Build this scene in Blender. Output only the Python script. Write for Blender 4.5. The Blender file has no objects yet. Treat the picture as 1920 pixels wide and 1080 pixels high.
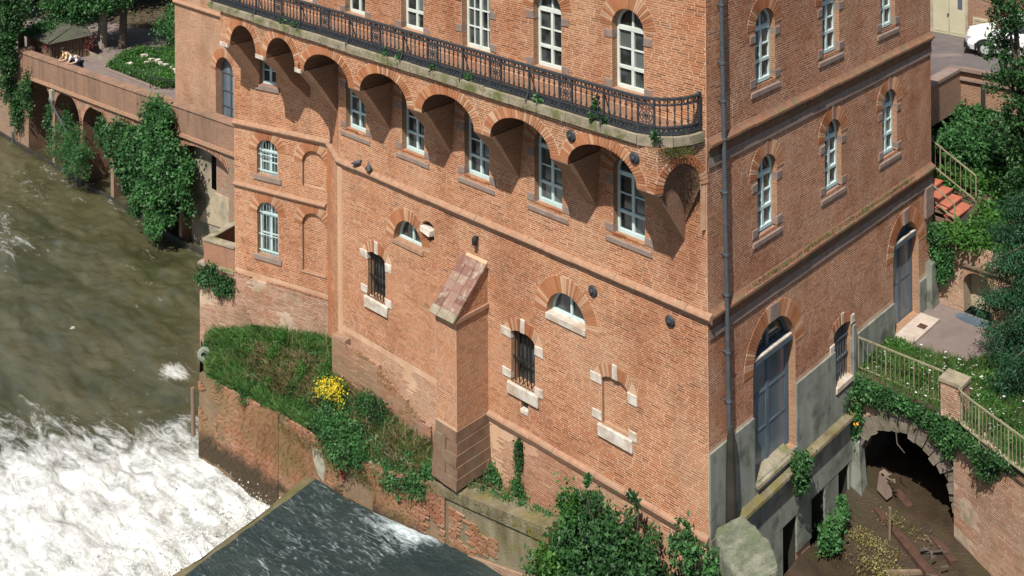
import bpy, bmesh, math, random
import numpy as np
from mathutils import Vector, Matrix

SC = bpy.context.scene
COL = SC.collection
rnd = random.Random(7)
PI = math.pi

# ------------------------------------------------------------------ camera, light, exposure
CAM = Vector((14.632, -21.451, 9.546))
YAW, ROLL, FPX = 0.762, -0.007, 2177.0
fwd = Vector((-math.sin(YAW), math.cos(YAW), 0)); rgt = Vector((math.cos(YAW), math.sin(YAW), 0)); upv = Vector((0, 0, 1))
Rv = rgt * math.cos(ROLL) + upv * math.sin(ROLL); Uv = upv * math.cos(ROLL) - rgt * math.sin(ROLL)
cd = bpy.data.cameras.new('camera'); cam = bpy.data.objects.new('camera', cd); COL.objects.link(cam)
cam.matrix_world = Matrix(((Rv.x, Uv.x, -fwd.x, CAM.x), (Rv.y, Uv.y, -fwd.y, CAM.y), (Rv.z, Uv.z, -fwd.z, CAM.z), (0, 0, 0, 1)))
cd.sensor_width = 36; cd.lens = FPX / 1920 * 36; cd.shift_y = -1088 / 1920
cd.clip_start = 0.5; cd.clip_end = 600
SC.camera = cam

SUN = Vector((0.38, -1.0, 1.59)).normalized()
w = bpy.data.worlds.new('World'); SC.world = w; w.use_nodes = True
wn = w.node_tree.nodes; wl = w.node_tree.links
sky = wn.new('ShaderNodeTexSky'); sky.sky_type = 'NISHITA'; sky.sun_disc = False
sky.sun_elevation = math.asin(SUN.z); sky.sun_rotation = math.atan2(SUN.x, SUN.y)
sky.air_density = 1.0; sky.dust_density = 1.6
bg = wn['Background']; bg.inputs['Strength'].default_value = 0.075
wl.new(sky.outputs[0], bg.inputs['Color'])
sd = bpy.data.lights.new('sun', 'SUN'); sd.energy = 4.6; sd.angle = math.radians(0.5); sd.color = (1.0, 0.95, 0.86)
so = bpy.data.objects.new('sun', sd); COL.objects.link(so)
so.rotation_euler = SUN.to_track_quat('Z', 'Y').to_euler()
SC.view_settings.view_transform = 'Standard'; SC.view_settings.look = 'None'
SC.view_settings.exposure = 0.45; SC.view_settings.gamma = 1; SC.view_settings.use_curve_mapping = False

# ------------------------------------------------------------------ node helpers and materials
class NT:
    def __init__(s, name):
        s.m = bpy.data.materials.new(name); s.m.use_nodes = True
        s.t = s.m.node_tree; s.n = s.t.nodes; s.l = s.t.links
        s.b = s.n['Principled BSDF']; s.out = s.n['Material Output']
    def new(s, typ, **kw):
        o = s.n.new(typ)
        for k, v in kw.items():
            if k in o.inputs: s.set(o.inputs[k], v)
            else: setattr(o, k, v)
        return o
    def set(s, inp, v):
        if hasattr(v, 'is_output'): s.l.new(v, inp)
        else: inp.default_value = v
    def coord(s, k='Object'): return s.new('ShaderNodeTexCoord').outputs[k]
    def mapping(s, vec, sc=(1, 1, 1), rot=(0, 0, 0)):
        o = s.new('ShaderNodeMapping'); s.set(o.inputs['Vector'], vec); o.inputs['Scale'].default_value = sc; o.inputs['Rotation'].default_value = rot
        return o.outputs[0]
    def noise(s, vec, scale, detail=4, rough=.55, dist=0.):
        o = s.new('ShaderNodeTexNoise'); s.set(o.inputs['Vector'], vec)
        o.inputs['Scale'].default_value = scale; o.inputs['Detail'].default_value = detail
        o.inputs['Roughness'].default_value = rough; o.inputs['Distortion'].default_value = dist
        return o.outputs['Fac']
    def ramp(s, fac, stops, interp='LINEAR'):
        o = s.new('ShaderNodeValToRGB'); s.set(o.inputs[0], fac); cr = o.color_ramp; cr.interpolation = interp
        while len(cr.elements) < len(stops): cr.elements.new(.5)
        for e, (p, c) in zip(cr.elements, stops):
            e.position = p; e.color = (*c, 1) if not isinstance(c, (int, float)) else (c, c, c, 1)
        return o.outputs[0]
    def mix(s, f, a, b, blend='MIX'):
        o = s.new('ShaderNodeMix', data_type='RGBA', blend_type=blend)
        s.set(o.inputs[0], f)
        for i, v in ((6, a), (7, b)):
            s.set(o.inputs[i], (*v, 1) if isinstance(v, tuple) and len(v) == 3 else v)
        return o.outputs[2]
    def math(s, op, a, b=0.):
        o = s.new('ShaderNodeMath', operation=op); s.set(o.inputs[0], a); s.set(o.inputs[1], b); return o.outputs[0]
    def col(s, c): s.set(s.b.inputs['Base Color'], (*c, 1) if isinstance(c, tuple) and len(c) == 3 else c)
    def rough(s, v): s.set(s.b.inputs['Roughness'], v)
    def bump(s, h, strength=.3, dist=.01):
        o = s.new('ShaderNodeBump'); s.set(o.inputs['Height'], h); o.inputs['Strength'].default_value = strength; o.inputs['Distance'].default_value = dist
        s.l.new(o.outputs[0], s.b.inputs['Normal'])
    def spec(s, v): s.b.inputs['Specular IOR Level'].default_value = v

M = {}
ORANGE = [(0, (.19, .064, .028)), (.15, (.32, .108, .043)), (.38, (.41, .145, .057)), (.6, (.365, .143, .067)), (.8, (.45, .183, .08)), (.93, (.50, .255, .14)), (1, (.22, .09, .05))]
PLAIN = [(0, (.31, .115, .05)), (.35, (.44, .175, .075)), (.6, (.38, .15, .068)), (.8, (.50, .25, .13)), (1, (.60, .42, .29))]
PINK = [(0, (.29, .13, .08)), (.25, (.37, .17, .10)), (.55, (.40, .215, .14)), (.8, (.45, .28, .20)), (1, (.31, .175, .12))]
BROWN = [(0, (.19, .075, .04)), (.25, (.29, .13, .07)), (.5, (.33, .155, .085)), (.75, (.38, .20, .125)), (1, (.25, .12, .085))]

def brick_mat(name, tones, rnd_kind='island', grime=(.36, .24, .155), g=.4, wet=False):
    t = NT(name); oc = t.coord('Object')
    if rnd_kind == 'single':
        f = t.new('ShaderNodeObjectInfo').outputs['Random']
        oc = t.new('ShaderNodeNewGeometry').outputs['Position']
    else: f = t.new('ShaderNodeNewGeometry').outputs['Random Per Island']
    c = t.ramp(f, tones)
    big = t.noise(oc, .55, 5, .6); fine = t.noise(oc, 22, 4, .65)
    c = t.mix(t.math('MULTIPLY', t.ramp(big, [(.42, 0.), (.75, 1.)]), g), c, grime)
    # pale lime wash and rain streaks that run down the wall
    st = t.noise(t.mapping(oc, (2.2, 2.2, .16)), 1.2, 4, .6)
    c = t.mix(t.math('MULTIPLY', t.ramp(st, [(.52, 0.), (.8, 1.)]), .3), c, (.46, .33, .23))
    c = t.mix(t.ramp(fine, [(.3, .55), (.7, 0.)]), c, t.mix(.5, c, (.16, .07, .04)), 'MIX')
    c = weathering(t, oc, c)
    if wet:  # river stain up to the flood line, with the foot's shadow band painted in
        z = t.new('ShaderNodeSeparateXYZ'); t.l.new(t.new('ShaderNodeNewGeometry').outputs['Position'], z.inputs[0])
        mx = t.new('ShaderNodeMapRange'); t.l.new(z.outputs['X'], mx.inputs[0]); mx.inputs[1].default_value = -13.2; mx.inputs[2].default_value = -11.2; mx.inputs[3].default_value = 0; mx.inputs[4].default_value = -1.15
        zz = t.math('ADD', t.math('ADD', z.outputs['Z'], mx.outputs[0]), t.math('MULTIPLY', t.noise(oc, 1.3, 5, .6), 1.1))
        mr = t.new('ShaderNodeMapRange'); t.l.new(zz, mr.inputs[0]); mr.inputs[1].default_value = -12.45; mr.inputs[2].default_value = -12.85; mr.inputs[3].default_value = 0; mr.inputs[4].default_value = .93
        c = t.mix(mr.outputs[0], c, (.05, .04, .026))
    t.col(c); t.rough(.93); t.spec(.2); t.bump(fine, .5, .006); return t.m

def brick_tex(name, tones, mortar=(.42, .30, .21), scale=1.0, warp=.0, grime=(.16, .13, .10), g=.3, mort=.014, rowh=.05, bw=.29, streak=False):
    t = NT(name); uv = t.coord('UV'); oc = t.coord('Object')
    if warp:
        nz = t.new('ShaderNodeTexNoise'); t.l.new(uv, nz.inputs['Vector']); nz.inputs['Scale'].default_value = 1.6
        vm = t.new('ShaderNodeVectorMath', operation='SCALE'); t.l.new(nz.outputs['Color'], vm.inputs[0]); vm.inputs['Scale'].default_value = warp
        va = t.new('ShaderNodeVectorMath', operation='ADD'); t.l.new(uv, va.inputs[0]); t.l.new(vm.outputs[0], va.inputs[1]); uv = va.outputs[0]
    b = t.new('ShaderNodeTexBrick'); t.l.new(uv, b.inputs['Vector'])
    b.inputs['Scale'].default_value = scale; b.inputs['Brick Width'].default_value = bw; b.inputs['Row Height'].default_value = rowh
    b.inputs['Mortar Size'].default_value = mort; b.inputs['Mortar Smooth'].default_value = .3; b.inputs['Bias'].default_value = 0
    b.inputs['Color1'].default_value = (0, 0, 0, 1); b.inputs['Color2'].default_value = (1, 1, 1, 1); b.inputs['Mortar'].default_value = (.5, .5, .5, 1)
    c = t.ramp(b.outputs['Color'], tones)
    c = t.mix(b.outputs['Fac'], c, mortar)
    big = t.noise(oc, .7, 6, .65); fine = t.noise(oc, 18, 4, .6)
    c = t.mix(t.math('MULTIPLY', t.ramp(big, [(.4, 0.), (.72, 1.)]), g), c, grime)
    if streak: c = t.mix(t.ramp(t.noise(t.mapping(oc, (1.5, 1.5, .12)), 1.6, 7, .7), [(.48, 0.), (.68, .75)]), c, (.13, .10, .075))
    c = t.mix(t.ramp(fine, [(.3, .4), (.65, 0.)]), c, (.14, .075, .045))
    t.col(c); t.rough(.95); t.spec(.15)
    h = t.math('ADD', t.math('MULTIPLY', b.outputs['Fac'], -1.0), t.math('MULTIPLY', fine, .6))
    t.bump(h, .7, .012); return t.m

def weathering(t, oc, c):
    """soot, damp and repointed patches a few metres across, the same on bricks and joints"""
    p1 = t.noise(oc, .33, 4, .6, .4); p2 = t.noise(t.mapping(oc, (1, 1, .3), (0, 0, 0)), .9, 5, .65)
    c = t.mix(t.ramp(p1, [(.49, 0.), (.64, .62)]), c, t.mix(1.0, c, (.72, .58, .54), 'MULTIPLY'))
    c = t.mix(t.ramp(p1, [(.34, .16), (.46, 0.)]), c, (.50, .33, .23))
    return t.mix(t.ramp(p2, [(.51, 0.), (.70, .60)]), c, t.mix(1.0, c, (.66, .60, .57), 'MULTIPLY'))
def plain(name, a, b, sc=3., rough=.85, bump=.3, c3=None, detail=6, metallic=0, spec=.3, streak=False, bd=.01, patch=False):
    t = NT(name); oc = t.coord('Object')
    n = t.noise(t.mapping(oc, (1, 1, .25)) if streak else oc, sc, detail, .62)
    c = t.ramp(n, [(.32, a), (.68, b)])
    if c3:
        n2 = t.noise(oc, sc * .45 + .3, 5, .65)
        c = t.mix(t.ramp(n2, [(.5, 0.), (.66, 1.)]), c, c3)
    if patch: c = weathering(t, oc, c)
    t.col(c); t.rough(rough); t.spec(spec); t.b.inputs['Metallic'].default_value = metallic
    t.bump(t.noise(oc, sc * 9, 4, .6), bump, bd); return t.m

def leaf_mat(name, tones, trans=.35):
    t = NT(name)
    g = t.new('ShaderNodeNewGeometry')
    c = t.ramp(g.outputs['Random Per Island'], tones)
    oc = t.coord('Object'); dk_ = tuple(v * .5 for v in tones[0][1])
    c = t.mix(t.ramp(t.noise(oc, 2.1, 4, .6), [(.46, 0.), (.66, .75)]), c, tones[-1][1])
    c = t.mix(t.ramp(t.noise(oc, 1.4, 3, .6), [(.36, .6), (.5, 0.)]), c, dk_)
    d = t.new('ShaderNodeBsdfTranslucent'); t.set(d.inputs['Color'], c)
    t.col(c); t.rough(.45); t.spec(.35)
    mx = t.new('ShaderNodeMixShader'); mx.inputs[0].default_value = trans
    t.l.new(t.b.outputs[0], mx.inputs[1]); t.l.new(d.outputs[0], mx.inputs[2]); t.l.new(mx.outputs[0], t.out.inputs['Surface'])
    return t.m

M['brick'] = brick_mat('orange_brick', ORANGE)
M['brick_b'] = brick_mat('brown_orange_brick', [(p, (r * .95, g_ * .97, b * 1.05)) for p, (r, g_, b) in ORANGE], grime=(.26, .17, .12), g=.55)
M['brick_arc'] = brick_mat('soot_stained_brick', ORANGE, grime=(.19, .14, .09), g=1.2)
M['brick_1'] = brick_mat('orange_brick_one', ORANGE, 'single')
M['vouss'] = brick_mat('arch_brick', PLAIN, g=.2)
M['pier_core'] = brick_tex('stained_pier_core', [(0, (.20, .12, .07)), (.5, (.26, .16, .095)), (1, (.30, .20, .13))], (.25, .19, .12), warp=.1, g=1.0, grime=(.13, .105, .045), streak=True)
M['brick_old'] = brick_mat('weathered_pink_brick', PINK, grime=(.24, .20, .14), g=.65)
M['brick_pier'] = brick_mat('river_worn_brick', [(p, (r * .88, g_ * .84, b * .78)) for p, (r, g_, b) in PINK], grime=(.17, .135, .055), g=1.25, wet=True)
M['mortar'] = plain('lime_mortar', (.47, .29, .175), (.58, .39, .265), 1.6, .95, .4, patch=True)
M['mortar_b'] = plain('brown_lime_mortar', (.40, .23, .14), (.62, .45, .33), 1.5, .95, .4, patch=True)
M['mortar_old'] = plain('old_mortar', (.38, .27, .19), (.50, .38, .29), 4, .95, .5, (.22, .19, .12))
M['tex'] = brick_tex('brick_in_courses', [(0, (.33, .13, .055)), (.5, (.41, .18, .085)), (1, (.47, .235, .125))])
M['tex_old'] = brick_tex('old_brick_in_courses', PINK, (.36, .27, .19), warp=.06, g=.6)
M['tex_far'] = brick_tex('far_brick_wall', BROWN, (.36, .25, .18), g=.5)
M['string'] = plain('terracotta_moulding', (.27, .15, .095), (.40, .235, .15), 7, .92, .9, (.30, .20, .135), detail=10)
M['string_moss'] = plain('mossy_brown_moulding', (.16, .08, .05), (.25, .125, .078), 5, .95, .9, (.115, .115, .06), detail=9)
M['soot'] = brick_tex('sooty_brick_vault', [(0, (.15, .062, .032)), (.5, (.20, .088, .046)), (1, (.25, .12, .07))], (.21, .15, .105), g=.7, grime=(.055, .04, .032))  # vault brick darkened in its colour to stand in for shade
M['floor_tile'] = plain('worn_brick_paving', (.17, .085, .05), (.30, .16, .10), 8, .95, .8, (.15, .12, .075), detail=10)
M['ring_stone'] = plain('grey_rough_stone', (.13, .105, .08), (.27, .23, .185), 5, .95, .9, (.10, .105, .06), detail=10, bd=.03)
M['sill'] = plain('slimy_weir_sill', (.095, .08, .042), (.20, .17, .10), 3, .6, .8, (.12, .115, .04), detail=9)
M['puddle'] = plain('brown_standing_water', (.022, .017, .011), (.035, .026, .016), 1, .08, .05)
M['stone_grey'] = plain('grey_brown_sandstone', (.19, .135, .115), (.28, .205, .17), 4, .9, .5, (.23, .19, .155))
M['stone_white'] = plain('whitened_limestone', (.38, .32, .26), (.66, .61, .54), 4, .9, .7, (.40, .29, .21), detail=10)
M['stone_moss'] = plain('mossy_stone_edge', (.19, .165, .115), (.34, .29, .21), 3.5, .95, .7, (.115, .13, .04))
M['stone_foot'] = plain('dark_sandstone_block', (.15, .09, .058), (.25, .15, .10), 4, .95, .9, (.19, .15, .10), detail=10, bd=.02)
M['concrete'] = plain('greenish_grey_render', (.15, .165, .14), (.27, .28, .24), 2.4, .92, .4, (.10, .108, .09), streak=True, detail=9)
M['concrete_pale'] = plain('pale_lichened_concrete', (.09, .11, .07), (.29, .285, .215), 4.0, .95, .9, (.14, .165, .095), bd=.05, detail=11, streak=True)
M['concrete_wet'] = plain('stained_quay_concrete', (.105, .085, .045), (.25, .215, .14), 2.6, .95, .9, (.16, .14, .04), streak=True, detail=11, bd=.03)
M['iron'] = plain('dark_grey_ironwork', (.018, .022, .028), (.045, .05, .056), 9, .6, .3, spec=.4)
M['iron_dark'] = plain('black_iron', (.012, .012, .013), (.03, .028, .026), 8, .6, .2)
M['zinc'] = plain('slate_grey_pipe', (.055, .066, .078), (.085, .097, .11), 6, .5, .2, spec=.5)
M['paint'] = plain('pale_window_paint', (.50, .55, .50), (.66, .70, .64), 3, .5, .15)
M['paint_l'] = plain('blue_white_window_paint', (.40, .53, .53), (.55, .66, .64), 3, .5, .15)  # same paint as above, tinted blue to carry the skylit shade
M['door'] = plain('blue_grey_door_paint', (.065, .092, .12), (.095, .128, .16), 2.5, .55, .15, (.11, .145, .175))
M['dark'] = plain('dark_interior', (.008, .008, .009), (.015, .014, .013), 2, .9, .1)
M['plaster'] = plain('beige_render_patch', (.36, .29, .20), (.47, .39, .28), 1.8, .95, .5, (.25, .23, .17))
M['quay'] = plain('stained_quay_render', (.20, .175, .14), (.36, .30, .23), 1.3, .95, .6, (.13, .14, .09), streak=True)
M['quay_pink'] = brick_tex('stained_terrace_brick', PINK, (.36, .26, .19), warp=.04, g=.7, grime=(.20, .19, .14))
M['parapet'] = brick_tex('stained_parapet_brick', [(0, (.30, .15, .095)), (.5, (.36, .19, .125)), (1, (.42, .235, .16))], (.34, .22, .155), warp=.03, g=.75, grime=(.20, .15, .11), streak=True)
M['soil'] = plain('dark_soil', (.045, .035, .022), (.10, .075, .045), 2.5, .98, .8, bd=.04)
M['mud'] = plain('wet_brown_mud', (.026, .018, .011), (.06, .038, .023), 2.2, .6, .8, (.042, .034, .015), bd=.04, detail=9)
M['litter'] = plain('yellow_olive_litter', (.10, .085, .025), (.19, .155, .05), 6, .95, .7)
M['asphalt'] = plain('grey_asphalt', (.10, .085, .085), (.145, .125, .122), 1.8, .93, .5, (.12, .105, .10))
M['path'] = plain('mauve_grey_gravel_path', (.15, .115, .105), (.21, .165, .15), 2.2, .95, .5, (.17, .14, .125))
M['step'] = plain('pale_limestone_step', (.38, .31, .26), (.52, .44, .38), 2.5, .9, .4)
M['tile_red'] = plain('red_terracotta_tread', (.33, .10, .06), (.46, .155, .095), 5, .85, .3)
M['rail_green'] = plain('pale_olive_rail_paint', (.19, .18, .11), (.31, .29, .185), 6, .7, .4, (.17, .105, .06))
M['wood'] = plain('weathered_timber', (.13, .09, .06), (.22, .16, .11), 4, .9, .5, streak=True)
M['rust'] = plain('rust_red_beam', (.05, .027, .019), (.095, .048, .034), 5, .9, .5)
M['beige'] = plain('cream_painted_door', (.42, .39, .27), (.50, .46, .33), 1.5, .7, .15)
M['grass'] = leaf_mat('grass_blades', [(0, (.05, .14, .03)), (.4, (.08, .21, .045)), (.75, (.12, .27, .065)), (1, (.19, .25, .09))], .45)
M['leaf_mid'] = leaf_mat('mid_green_leaves', [(0, (.022, .078, .023)), (.5, (.045, .145, .04)), (1, (.09, .23, .07))])
M['leaf_dark'] = leaf_mat('dark_green_leaves', [(0, (.016, .054, .017)), (.5, (.032, .10, .029)), (1, (.065, .165, .05))], .35)
M['leaf_bright'] = leaf_mat('bright_green_leaves', [(0, (.03, .10, .018)), (.5, (.05, .15, .025)), (1, (.10, .24, .045))], .4)
M['leaf_blue'] = leaf_mat('blue_green_needles', [(0, (.014, .055, .024)), (.5, (.026, .092, .040)), (1, (.05, .145, .065))], .3)
M['yellow'] = leaf_mat('yellow_broom_flowers', [(0, (.55, .42, .02)), (1, (.75, .60, .04))], .2)
M['dry'] = plain('dry_stalk', (.24, .18, .10), (.36, .28, .17), 6, .9, .2)
M['redfl'] = leaf_mat('red_flower_petals', [(0, (.45, .03, .05)), (1, (.60, .08, .10))], .2)
M['whitefl'] = leaf_mat('white_daisy_petals', [(0, (.62, .62, .58)), (1, (.8, .8, .76))], .2)
M['moss'] = leaf_mat('moss_tufts', [(0, (.05, .065, .012)), (.5, (.09, .10, .02)), (1, (.13, .12, .035))], .2)
M['bark'] = plain('grey_brown_bark', (.07, .055, .045), (.14, .11, .09), 6, .95, .7, streak=True)
M['bark_pale'] = plain('pale_plane_bark', (.20, .17, .13), (.36, .31, .25), 4, .9, .4, streak=True)
M['lichen'] = plain('pale_lichen_stone', (.24, .22, .165), (.40, .37, .29), 4, .95, .5)
M['hedge_core'] = plain('hedge_inner_twigs', (.012, .03, .01), (.02, .05, .016), 8, .95, .6)
M['white_paint'] = plain('white_car_paint', (.74, .75, .76), (.80, .81, .82), 1, .25, .02, spec=.6)
M['tyre'] = plain('black_tyre', (.012, .012, .012), (.022, .022, .022), 8, .85, .2)
M['hub'] = plain('grey_wheel_trim', (.32, .33, .34), (.40, .41, .42), 5, .4, .1, spec=.5)
M['skin'] = plain('skin', (.50, .30, .21), (.56, .35, .25), 6, .6, .1)
M['hair'] = plain('dark_hair', (.012, .009, .007), (.025, .018, .013), 12, .6, .3)
M['shirt_y'] = plain('yellow_shirt', (.72, .58, .22), (.80, .66, .28), 5, .85, .2)
M['shirt_w'] = plain('white_shirt', (.74, .76, .80), (.82, .84, .87), 5, .85, .2)
M['jeans'] = plain('dark_blue_trousers', (.03, .04, .07), (.05, .065, .10), 8, .9, .2)
M['roof'] = plain('mossy_grey_roof', (.05, .05, .04), (.10, .095, .07), 2, .95, .5, (.07, .085, .045))
M['tar'] = plain('dark_river_stain', (.02, .02, .016), (.05, .045, .035), 2, .7, .5)  # river stain; on the basement jambs its darkness is painted shade

def cap_mat():
    t = NT('weathered_cap_tiles'); oc = t.coord('Object')
    f = t.new('ShaderNodeObjectInfo').outputs['Random']
    c = t.ramp(f, [(0, (.13, .062, .045)), (.4, (.19, .092, .068)), (.7, (.23, .135, .10)), (1, (.27, .185, .14))])
    c = t.mix(t.ramp(t.noise(t.new('ShaderNodeNewGeometry').outputs['Position'], 4, 6, .65), [(.52, 0.), (.70, .7)]), c, (.42, .38, .31))
    t.col(c); t.rough(.9); t.bump(t.noise(oc, 30, 4, .6), .5, .008); return t.m
M['cap'] = cap_mat()

def glass_mat():
    t = NT('window_glass'); oc = t.new('ShaderNodeNewGeometry').outputs['Position']
    f = t.new('ShaderNodeObjectInfo').outputs['Random']
    c = t.ramp(f, [(0, (.008, .010, .012)), (.55, (.018, .022, .022)), (.8, (.05, .06, .058)), (1, (.12, .14, .135))])
    c = t.mix(t.ramp(t.noise(oc, 2.6, 3, .5), [(.45, 0.), (.62, .55)]), c, (.10, .12, .12))
    t.col(c); t.rough(.06); t.spec(.6); t.bump(t.noise(oc, 2.0, 2, .5), .08, .02); return t.m
M['glass'] = glass_mat()

def door_glass():
    t = NT('blue_door_panel'); oc = t.new('ShaderNodeNewGeometry').outputs['Position']
    n = t.noise(t.mapping(oc, (1, 1, .35), (.3, .2, .1)), 1.3, 4, .5, .6)
    t.col(t.ramp(n, [(.3, (.06, .085, .11)), (.55, (.10, .135, .165)), (.75, (.17, .21, .24))])); t.rough(.22); t.spec(.6); t.bump(n, .1, .03); return t.m
M['doorpanel'] = door_glass()

def river_mat(name, deep, rough, wave, foam_scale, foam_col=(.80, .82, .78), sharp=6., bump=.55, spec=.5):
    t = NT(name); oc = t.coord('Object')
    a = t.new('ShaderNodeAttribute', attribute_name='foam').outputs['Fac']
    wv = t.noise(oc, wave, 6, .6, .4)
    f1 = t.noise(t.mapping(oc, foam_scale), 1.0, 8, .72, 1.1)
    f2 = t.noise(t.mapping(oc, tuple(v * 4.3 for v in foam_scale)), 1.0, 5, .7, .5)
    k = t.math('ADD', t.math('MULTIPLY', f1, .72), t.math('MULTIPLY', f2, .28))
    thr = t.math('SUBTRACT', .80, t.math('MULTIPLY', a, .50))
    x = t.math('MULTIPLY', t.math('SUBTRACT', k, thr), sharp)
    x = t.ramp(x, [(0., 0.), (1., 1.)])
    base = t.ramp(t.noise(t.mapping(oc, (.28, .95, 1), (0, 0, -.3)), 1.0, 6, .62, .8), [(.34, deep[0]), (.66, deep[1])])
    fc = t.ramp(t.noise(t.mapping(oc, (2.2, 3.4, 1)), 1.0, 7, .7, .8), [(.30, tuple(v * .82 for v in (foam_col[0] * .93, foam_col[1], foam_col[2] * 1.06))), (.42, tuple(v * .95 for v in foam_col)), (.52, foam_col)])
    t.col(t.mix(x, base, fc))
    t.set(t.b.inputs['Roughness'], t.ramp(x, [(0, rough), (1, .85)])); t.spec(spec)
    h = t.math('ADD', t.math('MULTIPLY', wv, 1.0), t.math('MULTIPLY', k, .8)); t.bump(h, bump, .14)
    return t.m
M['river'] = river_mat('brown_river_water', ((.036, .038, .016), (.086, .081, .043)), .10, 1.9, (.75, 2.1, 1), (.92, .93, .92), 2.7, .45, .9)
M['river_up'] = river_mat('slate_weir_water', ((.016, .032, .034), (.028, .044, .042)), .28, 3.0, (1.8, 8.5, 1), (.56, .64, .66), 5.0, .7, .3)

# ------------------------------------------------------------------ geometry helpers
def link(name, me, m=None, parent=None, kind=None, smooth=False):
    if m is not None and not me.materials: me.materials.append(m)
    if smooth: me.polygons.foreach_set('use_smooth', [True] * len(me.polygons))
    o = bpy.data.objects.new(name, me); COL.objects.link(o)
    if parent is not None:
        o.parent = parent
        q = parent; off = Vector((0, 0, 0))
        while q is not None: off += q.location; q = q.parent
        o.location = -off
    if kind: o['kind'] = kind
    return o
def thing(name, label, cat, loc=(0, 0, 0), group=None):
    o = bpy.data.objects.new(name, None); COL.objects.link(o); o.location = loc; o.empty_display_size = .3
    o['label'] = label; o['category'] = cat
    if group: o['group'] = group
    return o
def tag(o, label, cat, group=None):
    o['label'] = label; o['category'] = cat
    if group: o['group'] = group
    return o
def struct(o, label=None):
    o['kind'] = 'structure'
    if label: o['label'] = label
    return o
def uv_auto(me):
    uvl = me.uv_layers.new(name='m'); n = len(me.loops); buf = np.zeros((n, 2), np.float32)
    co = [v.co for v in me.vertices]
    for p in me.polygons:
        nx, ny, nz = p.normal
        for li in p.loop_indices:
            c = co[me.loops[li].vertex_index]
            if abs(nz) < .75:
                l = math.hypot(nx, ny); buf[li] = ((-ny * c.x + nx * c.y) / l, c.z)
            else: buf[li] = (c.x, c.y)
    uvl.data.foreach_set('uv', buf.ravel())

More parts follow.
